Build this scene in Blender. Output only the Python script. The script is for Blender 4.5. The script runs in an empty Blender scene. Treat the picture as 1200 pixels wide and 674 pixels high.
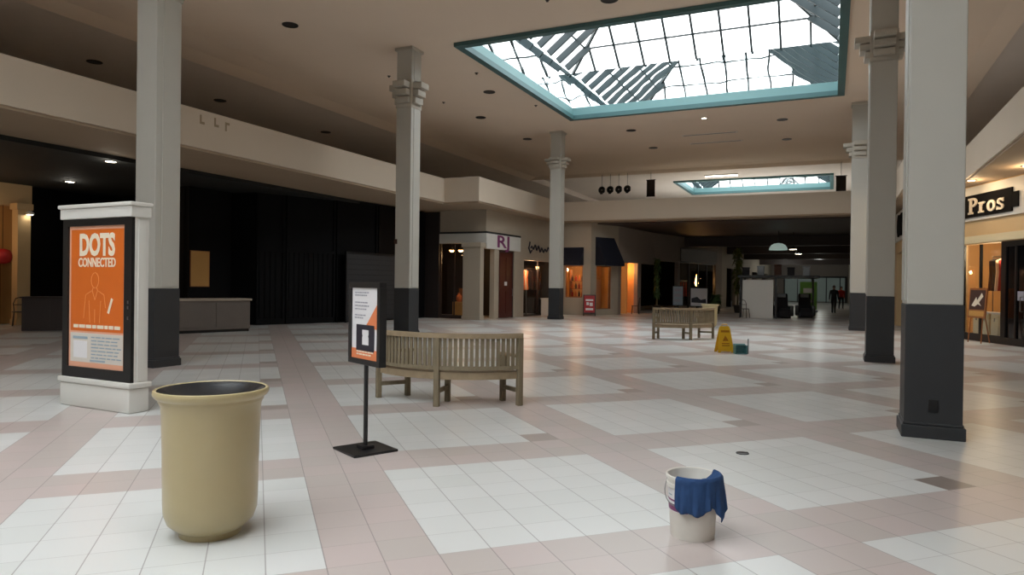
import bpy, bmesh, math, random
from mathutils import Vector, Matrix
random.seed(7)
PI = math.pi
C = bpy.context.scene.collection
SC = bpy.context.scene

# ------------------------------------------------------------------ camera
cam_d = bpy.data.cameras.new('camera')
cam_d.sensor_width = 36.0
cam_d.lens = 811.7 / 1200 * 36
cam_d.clip_end = 300
cam = bpy.data.objects.new('camera', cam_d)
C.objects.link(cam)
cam.matrix_world = (Matrix.Translation((0, 0, 1.519)) @ Matrix.Rotation(math.radians(24.8), 4, 'Z')
                    @ Matrix.Rotation(math.radians(90 - 0.278), 4, 'X') @ Matrix.Rotation(math.radians(0.74), 4, 'Z'))
SC.camera = cam

# ------------------------------------------------------------------ world, exposure
SKY = (0.965, 0.985, 1.0)
SKY_STRENGTH = 2.2
w = bpy.data.worlds.new('overcast sky'); SC.world = w
w.use_nodes = True
nt = w.node_tree
bg = nt.nodes['Background']
bg.inputs['Color'].default_value = (*SKY, 1)
bg.inputs['Strength'].default_value = SKY_STRENGTH
SC.view_settings.view_transform = 'Standard'
SC.view_settings.look = 'None'
SC.view_settings.gamma = 1
SC.view_settings.exposure = 1.6
SC.view_settings.use_curve_mapping = False
SC.cycles.use_denoising = True
SC.cycles.max_bounces = 10
SC.cycles.diffuse_bounces = 8
SC.cycles.transparent_max_bounces = 24
SC.cycles.sample_clamp_indirect = 6

OPEN = [(-9.6, 0.2, 17.0, 26.3), (-9.5, -0.1, 46.0, 52.5), (-9.6, 0.2, -9.0, 4.4)]
for i, (x0, x1, y0, y1) in enumerate(OPEN):          # sky portals: sampling aid for the world light at each roof opening
    L = bpy.data.lights.new('sky portal', 'AREA'); L.shape = 'RECTANGLE'
    L.size = x1 - x0; L.size_y = y1 - y0
    L.cycles.is_portal = True
    o = bpy.data.objects.new('sky_portal', L); C.objects.link(o)
    o.location = ((x0 + x1) / 2, (y0 + y1) / 2, 8.5)

# ------------------------------------------------------------------ materials
def lin(c):
    c = c / 255.0
    return c / 12.92 if c <= 0.04045 else ((c + 0.055) / 1.055) ** 2.4
def rgb(r, g, b): return (lin(r), lin(g), lin(b), 1)

def mat(name, col, rough=0.6, metal=0.0, noise=0.0, nscale=8.0, spec=0.5, bump=0.0, stretch=None, emit=None, estr=1.0, coat=0.0):
    m = bpy.data.materials.new(name); m.use_nodes = True
    n = m.node_tree.nodes; l = m.node_tree.links
    p = n['Principled BSDF']
    p.inputs['Base Color'].default_value = rgb(*col)
    p.inputs['Roughness'].default_value = rough
    p.inputs['Metallic'].default_value = metal
    p.inputs['Specular IOR Level'].default_value = spec
    p.inputs['Coat Weight'].default_value = coat
    if emit:
        p.inputs['Emission Color'].default_value = rgb(*emit)
        p.inputs['Emission Strength'].default_value = estr
    if noise or bump:
        tc = n.new('ShaderNodeTexCoord'); mp = n.new('ShaderNodeMapping')
        nz = n.new('ShaderNodeTexNoise'); nz.inputs['Scale'].default_value = nscale; nz.inputs['Detail'].default_value = 5
        if stretch: mp.inputs['Scale'].default_value = stretch
        l.new(tc.outputs['Object'], mp.inputs['Vector']); l.new(mp.outputs['Vector'], nz.inputs['Vector'])
        if noise:
            mx = n.new('ShaderNodeMix'); mx.data_type = 'RGBA'
            c = rgb(*col)
            mx.inputs['A'].default_value = (c[0] * (1 - noise), c[1] * (1 - noise), c[2] * (1 - noise), 1)
            mx.inputs['B'].default_value = (min(1, c[0] * (1 + noise)), min(1, c[1] * (1 + noise)), min(1, c[2] * (1 + noise)), 1)
            l.new(nz.outputs['Fac'], mx.inputs['Factor']); l.new(mx.outputs['Result'], p.inputs['Base Color'])
        if bump:
            bp = n.new('ShaderNodeBump'); bp.inputs['Strength'].default_value = bump; bp.inputs['Distance'].default_value = 0.02
            l.new(nz.outputs['Fac'], bp.inputs['Height']); l.new(bp.outputs['Normal'], p.inputs['Normal'])
    return m

M = {}
M['ceil'] = mat('ceiling paint', (232, 213, 193), 0.9, noise=0.04, nscale=0.6)
M['ceil_side'] = mat('side ceiling paint', (226, 214, 204), 0.9, noise=0.05, nscale=0.7)
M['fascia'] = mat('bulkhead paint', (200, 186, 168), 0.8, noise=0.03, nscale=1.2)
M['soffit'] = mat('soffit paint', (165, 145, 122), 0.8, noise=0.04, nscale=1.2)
M['wall'] = mat('wall paint', (172, 160, 143), 0.8, noise=0.04, nscale=2)
M['wallgrey'] = mat('back wall paint', (150, 140, 132), 0.9, noise=0.05, nscale=1)
M['dark'] = mat('black store front', (8, 8, 10), 0.7, noise=0.4, nscale=2.5, spec=0.15)
M['darkceil'] = mat('dark ceiling tile', (26, 28, 26), 0.8, noise=0.2, nscale=3)
M['shaft'] = mat('column paint', (186, 184, 176), 0.55, noise=0.03, nscale=3)
M['skirt'] = mat('column charcoal paint', (44, 46, 49), 0.5, noise=0.08, nscale=5)
M['capital'] = mat('column capital paint', (184, 178, 166), 0.6, noise=0.03, nscale=3)
M['teal'] = mat('teal paint', (112, 152, 154), 0.5)
M['teal_dark'] = mat('dark teal paint', (66, 104, 106), 0.5)
M['mullion'] = mat('skylight bars', (34, 46, 50), 0.5)
M['rafter'] = mat('skylight rafters', (30, 46, 50), 0.5)
M['black'] = mat('black paint', (15, 15, 17), 0.4)
M['blackm'] = mat('black powder coat', (26, 26, 28), 0.35, noise=0.1, nscale=20)
M['white'] = mat('white laminate', (214, 212, 206), 0.45, noise=0.02, nscale=4)
M['cream'] = mat('cream fibreglass', (178, 163, 124), 0.32, noise=0.025, nscale=14, coat=0.2)
M['liner'] = mat('black plastic liner', (26, 29, 33), 0.25)
M['wood'] = mat('weathered teak', (126, 114, 92), 0.75, noise=0.35, nscale=10, stretch=(3, 3, 0.6), bump=0.15)
M['wood2'] = mat('weathered teak rail', (150, 132, 106), 0.7, noise=0.3, nscale=9, bump=0.1)
M['orange'] = mat('orange print', (214, 104, 26), 0.5, noise=0.05, nscale=3)
M['orange2'] = mat('orange print light', (226, 130, 84), 0.5)
M['pinkedge'] = mat('pale orange print edge', (232, 170, 140), 0.5)
M['paper'] = mat('white paper', (226, 224, 226), 0.5)
M['cremetext'] = mat('cream print', (238, 224, 200), 0.5)
M['thin'] = mat('faint line print', (226, 142, 80), 0.5)
M['bluegrey'] = mat('blue grey print', (150, 168, 180), 0.5)
M['greyprint'] = mat('grey print', (160, 158, 170), 0.5)
M['panelwhite'] = mat('pale print panel', (214, 206, 196), 0.5)
M['navyprint'] = mat('dark print', (38, 36, 50), 0.4)
M['bucket'] = mat('white plastic pail', (216, 212, 204), 0.35, noise=0.08, nscale=9)
M['purple'] = mat('purple print', (122, 54, 102), 0.5)
M['metal'] = mat('wire', (140, 140, 140), 0.3, 0.9)
M['cloth'] = mat('blue cloth', (34, 66, 110), 0.9, noise=0.18, nscale=22, bump=0.3)
M['yellow'] = mat('yellow plastic', (226, 178, 34), 0.4)
M['tealp'] = mat('teal plastic', (84, 138, 140), 0.45)
M['greyp'] = mat('grey plastic', (128, 134, 138), 0.5)
M['awning'] = mat('navy awning canvas', (20, 24, 40), 0.9)
M['glassdark'] = mat('dark glass', (12, 12, 14), 0.08)
M['reddoor'] = mat('dark red wood', (74, 26, 20), 0.4, noise=0.2, nscale=6)
M['warmwood'] = mat('warm wood', (150, 92, 48), 0.5, noise=0.2, nscale=5)
M['warmwall'] = mat('warm plaster', (214, 160, 96), 0.8)
M['red'] = mat('red print', (170, 30, 36), 0.5)
M['cloth_red'] = mat('red garment', (160, 40, 30), 0.9)
M['cloth_or'] = mat('orange garment', (206, 112, 60), 0.9)
M['cloth_cr'] = mat('cream garment', (222, 196, 160), 0.9)
M['cloth_bk'] = mat('black garment', (24, 22, 26), 0.9)
M['cloth_br'] = mat('brown garment', (70, 44, 34), 0.9)
M['counter'] = mat('stone laminate counter', (112, 104, 98), 0.5, noise=0.1, nscale=3)
M['countertop'] = mat('pale counter top', (170, 160, 146), 0.4)
M['tan'] = mat('tan board', (196, 146, 78), 0.6, noise=0.06, nscale=3)
M['greypanel'] = mat('grey shutter', (44, 45, 48), 0.6, noise=0.08, nscale=2)
M['brownpanel'] = mat('brown panel', (44, 36, 34), 0.6)
M['leaf'] = mat('leaf', (58, 84, 40), 0.6, noise=0.3, nscale=6)
M['leafy'] = mat('yellow green leaf', (104, 112, 52), 0.6, noise=0.3, nscale=6)
M['bark'] = mat('bark', (92, 78, 52), 0.8, noise=0.3, nscale=8)
M['wreath'] = mat('dark wreath', (24, 26, 22), 0.8)
M['remnant'] = mat('old glue marks', (150, 134, 110), 0.9)
M['tanwall'] = mat('tan shop panelling', (176, 138, 92), 0.6, noise=0.12, nscale=3, stretch=(3, 3, 0.3))
M['bounce_white'] = mat('white bounce sheet', (236, 234, 228), 0.9)
M['pot'] = mat('dark pot', (50, 46, 42), 0.5)
M['skin'] = mat('skin', (176, 128, 104), 0.6)
M['jacket'] = mat('dark jacket', (26, 27, 32), 0.8)
M['green'] = mat('bright green print', (112, 168, 74), 0.6)
M['beige'] = mat('beige store paint', (206, 176, 132), 0.7, noise=0.03, nscale=2)
M['beige2'] = mat('pale moulding', (220, 206, 170), 0.6)
M['brown'] = mat('dark brown laminate', (58, 46, 42), 0.5)
M['signblack'] = mat('matt black sign', (12, 12, 14), 0.85, spec=0.1)
M['vent'] = mat('vent metal', (60, 54, 48), 0.6)
M['lens'] = mat('lamp lens', (255, 246, 225), 0.4, emit=(255, 244, 220), estr=6)
M['warmlens'] = mat('warm lamp lens', (255, 190, 110), 0.4, emit=(255, 186, 100), estr=7)
M['domelamp'] = mat('milk glass', (208, 226, 220), 0.3, emit=(208, 232, 222), estr=0.10)
M['farlight'] = mat('lit entrance', (110, 118, 114), 0.5, emit=(190, 210, 200), estr=0.02)

def glass_mat(name, col):
    m = bpy.data.materials.new(name); m.use_nodes = True
    n = m.node_tree.nodes; l = m.node_tree.links
    n.remove(n['Principled BSDF'])
    t = n.new('ShaderNodeBsdfTransparent'); t.inputs['Color'].default_value = col
    g = n.new('ShaderNodeBsdfGlossy'); g.inputs['Roughness'].default_value = 0.03
    mx = n.new('ShaderNodeMixShader'); mx.inputs['Fac'].default_value = 0.07
    l.new(t.outputs[0], mx.inputs[1]); l.new(g.outputs[0], mx.inputs[2])
    l.new(mx.outputs[0], n['Material Output'].inputs['Surface'])
    return m
M['glass'] = glass_mat('skylight glass', (0.95, 0.965, 0.965, 1))
M['glass_dimmed'] = glass_mat('dimmed skylight glass', (0.70, 0.712, 0.712, 1))  # tint darkened to cut the daylight reaching the court floor

def window_mat():
    m = bpy.data.materials.new('shop window glass'); m.use_nodes = True
    n = m.node_tree.nodes; l = m.node_tree.links
    n.remove(n['Principled BSDF'])
    t = n.new('ShaderNodeBsdfTransparent'); t.inputs['Color'].default_value = (0.93, 0.94, 0.94, 1)
    g = n.new('ShaderNodeBsdfGlossy'); g.inputs['Roughness'].default_value = 0.02
    mx = n.new('ShaderNodeMixShader'); mx.inputs['Fac'].default_value = 0.06
    l.new(t.outputs[0], mx.inputs[1]); l.new(g.outputs[0], mx.inputs[2])
    l.new(mx.outputs[0], n['Material Output'].inputs['Surface'])
    return m
M['window'] = window_mat()

def mirror_mat():
    m = bpy.data.materials.new('mirrored skylight well'); m.use_nodes = True
    n = m.node_tree.nodes; l = m.node_tree.links
    n.remove(n['Principled BSDF'])
    g = n.new('ShaderNodeBsdfGlossy'); g.inputs['Roughness'].default_value = 0.012
    g.inputs['Color'].default_value = (0.86, 0.94, 0.95, 1)
    tc = n.new('ShaderNodeTexCoord'); nz = n.new('ShaderNodeTexNoise'); nz.inputs['Scale'].default_value = 0.7
    nz.inputs['Detail'].default_value = 1.5
    bp = n.new('ShaderNodeBump'); bp.inputs['Strength'].default_value = 0.22; bp.inputs['Distance'].default_value = 0.05
    l.new(tc.outputs['Object'], nz.inputs['Vector']); l.new(nz.outputs['Fac'], bp.inputs['Height'])
    l.new(bp.outputs['Normal'], g.inputs['Normal'])
    l.new(g.outputs[0], n['Material Output'].inputs['Surface'])
    return m
M['mirror'] = mirror_mat()

def floor_mat():
    m = bpy.data.materials.new('mall floor tile'); m.use_nodes = True
    n = m.node_tree.nodes; l = m.node_tree.links
    p = n['Principled BSDF']
    def mth(op, a, b=None, c=None):
        q = n.new('ShaderNodeMath'); q.operation = op
        for i, v in enumerate((a, b, c)):
            if v is None: continue
            if isinstance(v, (int, float)): q.inputs[i].default_value = v
            else: l.new(v, q.inputs[i])
        return q.outputs[0]
    tc = n.new('ShaderNodeTexCoord'); sx = n.new('ShaderNodeSeparateXYZ')
    l.new(tc.outputs['Object'], sx.inputs[0])
    X, Y = sx.outputs[0], sx.outputs[1]
    r = 2 ** -0.5 / 0.3048
    u = mth('SUBTRACT', mth('MULTIPLY', mth('ADD', X, Y), r), 0.05719 / 0.3048)
    v = mth('SUBTRACT', mth('MULTIPLY', mth('SUBTRACT', Y, X), r), 3.76816 / 0.3048)
    um = mth('SUBTRACT', u, 3.0)
    um8 = mth('FLOORED_MODULO', um, 8.0); vm8 = mth('FLOORED_MODULO', v, 8.0)
    white = mth('MULTIPLY', mth('LESS_THAN', um8, 6.0), mth('LESS_THAN', vm8, 6.0))
    fu, fv = mth('FLOOR', u), mth('FLOOR', v)
    cb = n.new('ShaderNodeCombineXYZ'); l.new(fu, cb.inputs[0]); l.new(fv, cb.inputs[1])
    wn = n.new('ShaderNodeTexWhiteNoise'); wn.noise_dimensions = '2D'; l.new(cb.outputs[0], wn.inputs['Vector'])
    rnd = wn.outputs['Value']
    # strip tiles: tan to pink
    def mix(f, a, b):
        q = n.new('ShaderNodeMix'); q.data_type = 'RGBA'
        if isinstance(f, (int, float)): q.inputs['Factor'].default_value = f
        else: l.new(f, q.inputs['Factor'])
        for k, c in (('A', a), ('B', b)):
            if isinstance(c, tuple): q.inputs[k].default_value = c
            else: l.new(c, q.inputs[k])
        return q.outputs['Result']
    pink = mix(rnd, rgb(185, 177, 172), rgb(192, 179, 176))
    wht = mix(rnd, rgb(205, 207, 205), rgb(212, 213, 212))
    col = mix(white, pink, wht)
    # one brown tile at a corner of the panels away from the near left
    corner = mth('MULTIPLY', mth('MULTIPLY', mth('GREATER_THAN', um8, 5.0), mth('LESS_THAN', um8, 6.0)), mth('LESS_THAN', vm8, 1.0))
    far = mth('GREATER_THAN', mth('ADD', um, v), 7.9)
    col = mix(mth('MULTIPLY', corner, far), col, rgb(166, 155, 149))
    one = mth('MULTIPLY', mth('COMPARE', fu, 16.0, 0.1), mth('COMPARE', fv, 0.0, 0.1))
    col = mix(one, col, rgb(142, 130, 123))
    # broad wear
    nz = n.new('ShaderNodeTexNoise'); nz.inputs['Scale'].default_value = 0.45; nz.inputs['Detail'].default_value = 2
    l.new(tc.outputs['Object'], nz.inputs['Vector'])
    wear = mth('MULTIPLY_ADD', nz.outputs['Fac'], 0.08, 0.94)
    hs = n.new('ShaderNodeHueSaturation'); l.new(col, hs.inputs['Color']); l.new(wear, hs.inputs['Value'])
    col = hs.outputs['Color']
    # joints
    def edge(c, wd):
        f = mth('FRACT', c)
        return mth('LESS_THAN', mth('MINIMUM', f, mth('SUBTRACT', 1.0, f)), wd)
    ju = edge(u, 0.011); jv = edge(v, 0.008)
    col = mix(mth('MULTIPLY', jv, 0.42), col, rgb(120, 112, 108))
    col = mix(mth('MULTIPLY', ju, 0.62), col, rgb(112, 104, 102))
    l.new(col, p.inputs['Base Color'])
    rg = mth('MULTIPLY_ADD', nz.outputs['Fac'], 0.06, 0.27)
    l.new(rg, p.inputs['Roughness'])
    p.inputs['Specular IOR Level'].default_value = 0.42
    return m
M['floor'] = floor_mat()

# ------------------------------------------------------------------ mesh helpers
class MB:
    def __init__(s): s.bm = bmesh.new()
    def box(s, a, b, T=None, bev=0.0):
        x0, y0, z0 = a; x1, y1, z1 = b
        vs = [s.bm.verts.new(Vector(p)) for p in ((x0,y0,z0),(x1,y0,z0),(x1,y1,z0),(x0,y1,z0),(x0,y0,z1),(x1,y0,z1),(x1,y1,z1),(x0,y1,z1))]
        fs = [s.bm.faces.new([vs[i] for i in f]) for f in ((3,2,1,0),(4,5,6,7),(0,1,5,4),(1,2,6,5),(2,3,7,6),(3,0,4,7))]
        if bev:
            es = list({e for f in fs for e in f.edges})
            res = bmesh.ops.bevel(s.bm, geom=es, offset=bev, segments=2, affect='EDGES', profile=0.5)
            vs = list({v for f in res['faces'] for v in f.verts} | {v for v in vs if v.is_valid})
        if T is not None:
            for v in vs: v.co = T @ v.co
        return s
    def prism(s, poly, z0, z1, T=None, axis='z'):
        def P(u, v, h):
            return Vector((u, v, h)) if axis == 'z' else (Vector((u, h, v)) if axis == 'y' else Vector((h, u, v)))
        lo = [s.bm.verts.new(P(u, v, z0)) for u, v in poly]
        hi = [s.bm.verts.new(P(u, v, z1)) for u, v in poly]
        n = len(poly)
        s.bm.faces.new(lo[::-1]); s.bm.faces.new(hi)
        for i in range(n):
            s.bm.faces.new((lo[i], lo[(i+1) % n], hi[(i+1) % n], hi[i]))
        if T is not None:
            for v in lo + hi: v.co = T @ v.co
        return s
    def lathe(s, prof, seg=32, T=None, cap0=True, cap1=True):
        rings = []
        for r, z in prof:
            rings.append([s.bm.verts.new(Vector((r*math.cos(2*PI*k/seg), r*math.sin(2*PI*k/seg), z))) for k in range(seg)])
        for a, b in zip(rings, rings[1:]):
            for k in range(seg):
                s.bm.faces.new((a[k], a[(k+1) % seg], b[(k+1) % seg], b[k]))
        if cap0: s.bm.faces.new(rings[0][::-1])
        if cap1: s.bm.faces.new(rings[-1])
        if T is not None:
            for R in rings:
                for v in R: v.co = T @ v.co
        return s
    def tube(s, pts, r, seg=10):
        pts = [Vector(p) for p in pts]; rings = []
        rr = r if isinstance(r, (list, tuple)) else [r] * len(pts)
        for i, p in enumerate(pts):
            d = (pts[min(i+1, len(pts)-1)] - pts[max(i-1, 0)]).normalized()
            up = Vector((0, 0, 1)) if abs(d.z) < 0.95 else Vector((0, 1, 0))
            a = d.cross(up).normalized(); b = d.cross(a).normalized()
            rings.append([s.bm.verts.new(p + rr[i] * (a*math.cos(2*PI*k/seg) + b*math.sin(2*PI*k/seg))) for k in range(seg)])
        for A, B in zip(rings, rings[1:]):
            for k in range(seg):
                s.bm.faces.new((A[k], A[(k+1) % seg], B[(k+1) % seg], B[k]))
        s.bm.faces.new(rings[0][::-1]); s.bm.faces.new(rings[-1])
        return s
    def arc(s, r0, r1, z0, z1, a0, a1, seg=24, cy=0.0):
        """bar swept along an arc about the local origin; angle 0 points to -Y"""
        rows = []
        for k in range(seg + 1):
            a = a0 + (a1 - a0) * k / seg
            d = Vector((math.sin(a), -math.cos(a), 0))
            rows.append([s.bm.verts.new(d * r + Vector((0, cy, z))) for r, z in ((r0, z0), (r1, z0), (r1, z1), (r0, z1))])
        for A, B in zip(rows, rows[1:]):
            for k in range(4):
                s.bm.faces.new((A[k], A[(k+1) % 4], B[(k+1) % 4], B[k]))
        s.bm.faces.new(rows[0][::-1]); s.bm.faces.new(rows[-1])
        return s
    def quad(s, pts):
        s.bm.faces.new([s.bm.verts.new(Vector(p)) for p in pts]); return s
    def build(s, name, m, parent=None, smooth=False):
        bmesh.ops.recalc_face_normals(s.bm, faces=s.bm.faces)
        me = bpy.data.meshes.new(name); s.bm.to_mesh(me); s.bm.free()
        for mm in (m if isinstance(m, (list, tuple)) else [m]): me.materials.append(mm)
        if smooth:
            for p in me.polygons: p.use_smooth = True
            try: me.set_sharp_from_angle(angle=math.radians(40))
            except Exception: pass
        o = bpy.data.objects.new(name, me); C.objects.link(o)
        if parent is not None: o.parent = parent
        return o

def tag(o, label, cat, group=None, kind=None):
    o['label'] = label; o['category'] = cat
    if group: o['group'] = group
    if kind: o['kind'] = kind
    return o
def thing(name, label, cat, loc=(0, 0, 0), rz=0.0, group=None):
    o = bpy.data.objects.new(name, None); C.objects.link(o)
    o.empty_display_size = 0.1
    o.location = loc; o.rotation_euler = (0, 0, rz)
    return tag(o, label, cat, group)
def struct(name, mb, m, label=None, smooth=False):
    o = mb.build(name, m, None, smooth); o['kind'] = 'structure'
    if label: o['label'] = label
    return o
def copy_tree(root):
    r = root.copy(); C.objects.link(r)
    for ch in list(root.children):
        c = ch.copy(); C.objects.link(c); c.parent = r
        for g in list(ch.children):
            d = g.copy(); C.objects.link(d); d.parent = c
    return r
def frame(A, B, z=0.0):
    """local x from A to B along a wall, local y to its left (away from the viewer for walls listed left to right)"""
    d = Vector((B[0]-A[0], B[1]-A[1], 0)).normalized()
    T = Matrix(((d.x, -d.y, 0, A[0]), (d.y, d.x, 0, A[1]), (0, 0, 1, z), (0, 0, 0, 1)))
    return T
def ang(A, B): return math.atan2(B[1]-A[1], B[0]-A[0])
def text_mesh(name, s, size, m, parent, T, sx=1.0, bold=0.0, depth=0.004, align='CENTER'):
    cu = bpy.data.curves.new(name, 'FONT'); cu.body = s; cu.size = size; cu.extrude = depth; cu.offset = bold
    cu.align_x = align; cu.align_y = 'CENTER'; cu.resolution_u = 3
    t = bpy.data.objects.new(name, cu); C.objects.link(t)
    dg = bpy.context.evaluated_depsgraph_get()
    me = bpy.data.meshes.new_from_object(t.evaluated_get(dg))
    bpy.data.objects.remove(t); bpy.data.curves.remove(cu)
    me.transform(T @ Matrix.Diagonal((sx, 1, 1, 1)))
    me.materials.clear(); me.materials.append(m)
    o = bpy.data.objects.new(name, me); C.objects.link(o); o.parent = parent
    return o
FACE = Matrix(((1,0,0,0),(0,0,-1,0),(0,1,0,0),(0,0,0,1)))     # text plane stands up and looks towards -Y
def point_light(loc, power, col, r=0.12):
    L = bpy.data.lights.new('lamp', 'POINT'); L.energy = power; L.color = col; L.shadow_soft_size = r
    o = bpy.data.objects.new('lamp_light', L); C.objects.link(o); o.location = loc
    return o
def area_light(loc, power, col, sx, sy, parent=None):
    L = bpy.data.lights.new('lamp', 'AREA'); L.energy = power; L.color = col; L.shape = 'RECTANGLE'; L.size = sx; L.size_y = sy
    o = bpy.data.objects.new('lamp_light', L); C.objects.link(o); o.location = loc
    return o

# ================================================================== SETTING
struct('floor', MB().box((-26, -26, -0.1), (13, 86, 0)), M['floor'])

# outer shell
struct('wall_left', MB().box((-26, -26, 0), (-25, 86, 8.8)), M['wallgrey'])
struct('wall_right', MB().box((12, -26, 0), (13, 86, 8.8)), M['wallgrey'])
struct('wall_back', MB().box((-26, -27, 0), (13, -26, 8.8)), M['wall'])
struct('wall_front', MB().box((-26, 86, 0), (13, 87, 8.8)), M['wallgrey'])

def slab_with_holes(x0, x1, y0, y1, z0, z1, holes):
    mb = MB()
    ys = sorted({y0, y1, *[h[2] for h in holes], *[h[3] for h in holes]})
    for a, b in zip(ys, ys[1:]):
        hs = sorted(h for h in holes if h[2] <= a and h[3] >= b)
        x = x0
        for h in hs:
            mb.box((x, a, z0), (h[0], b, z1)); x = h[1]
        mb.box((x, a, z0), (x1, b, z1))
    return mb
struct('ceiling', slab_with_holes(-17.4, 4.1, -26, 40, 8.25, 8.6, [OPEN[2], OPEN[0]]), M['ceil'])
struct('ceiling_left', MB().box((-25, -26, 8.10), (-17.4, 86, 8.8)), M['ceil_side'])
struct('ceiling_right', MB().box((4.1, -26, 8.14), (12, 86, 8.8)), M['ceil_side'])
struct('ceiling_front', slab_with_holes(-17.4, 4.1, 40, 86, 8.45, 8.8, [OPEN[1]]), M['ceil_side'])
# coved edges of the main ceiling
struct('trim_1', MB().prism([(-15.9, 8.25), (-16.8, 8.17), (-17.4, 8.03), (-17.4, 8.25)], -26, 40, axis='y'), M['ceil'])
struct('trim_2', MB().prism([(2.9, 8.25), (3.6, 8.17), (4.1, 8.0), (4.1, 8.25)], -26, 40, axis='y'), M['ceil'])
struct('trim_3', MB().prism([(39.0, 8.25), (39.6, 8.2), (40.0, 8.05), (40.0, 8.25)], -17.4, 4.1, axis='x'), M['ceil'])

# bulkheads over the shops: pale fascia on a brown soffit
def bulk(name, x0, x1, y0, y1):
    struct(name, MB().box((x0, y0, 4.72), (x1, y1, 5.65)), M['fascia'])
bulk('trim_4', -25, -13.95, -26, 23.7)
bulk('trim_5', -25, -12.4, 23.7, 86)
bulk('trim_6', -12.4, 2.0, 32.6, 86)
bulk('trim_7', 2.0, 12, 24.0, 86)
bulk('trim_8', 3.45, 12, -26, 24.0)
dk_ = MB()  # thin white sheets added on the bulkhead tops to bounce light onto the side ceilings
for x0, x1, y0, y1 in ((-24.9, -13.98, -25.9, 23.7), (-24.9, -12.43, 23.7, 85.9), (-12.43, 2.03, 32.63, 85.9), (2.03, 11.9, 24.03, 85.9), (3.48, 11.9, -25.9, 24.03)):
    dk_.box((x0, y0, 5.65), (x1, y1, 5.66))
struct('trim_20', dk_, M['bounce_white'])
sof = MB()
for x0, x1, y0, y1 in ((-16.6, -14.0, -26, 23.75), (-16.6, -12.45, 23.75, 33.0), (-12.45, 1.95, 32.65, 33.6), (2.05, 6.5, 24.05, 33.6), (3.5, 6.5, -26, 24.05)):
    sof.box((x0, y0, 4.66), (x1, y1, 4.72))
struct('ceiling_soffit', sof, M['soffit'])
# dark low ceilings: side hall on the left, concourse ahead
struct('ceiling_hall', MB().box((-25, -26, 4.55), (-16.6, 26.1, 4.72)), M['darkceil'])
cc = MB()
cc.box((-12.4, 33.6, 4.6), (2.0, 86, 4.72))
struct('ceiling_concourse', cc, M['brown'])
for i, y in enumerate((44, 52, 60, 70)):
    struct('trim_%d' % (12 + i), MB().box((-12.4, y, 4.0 - (y - 44) * 0.012), (2.0, y + 0.5, 4.6)), M['brown'])

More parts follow.
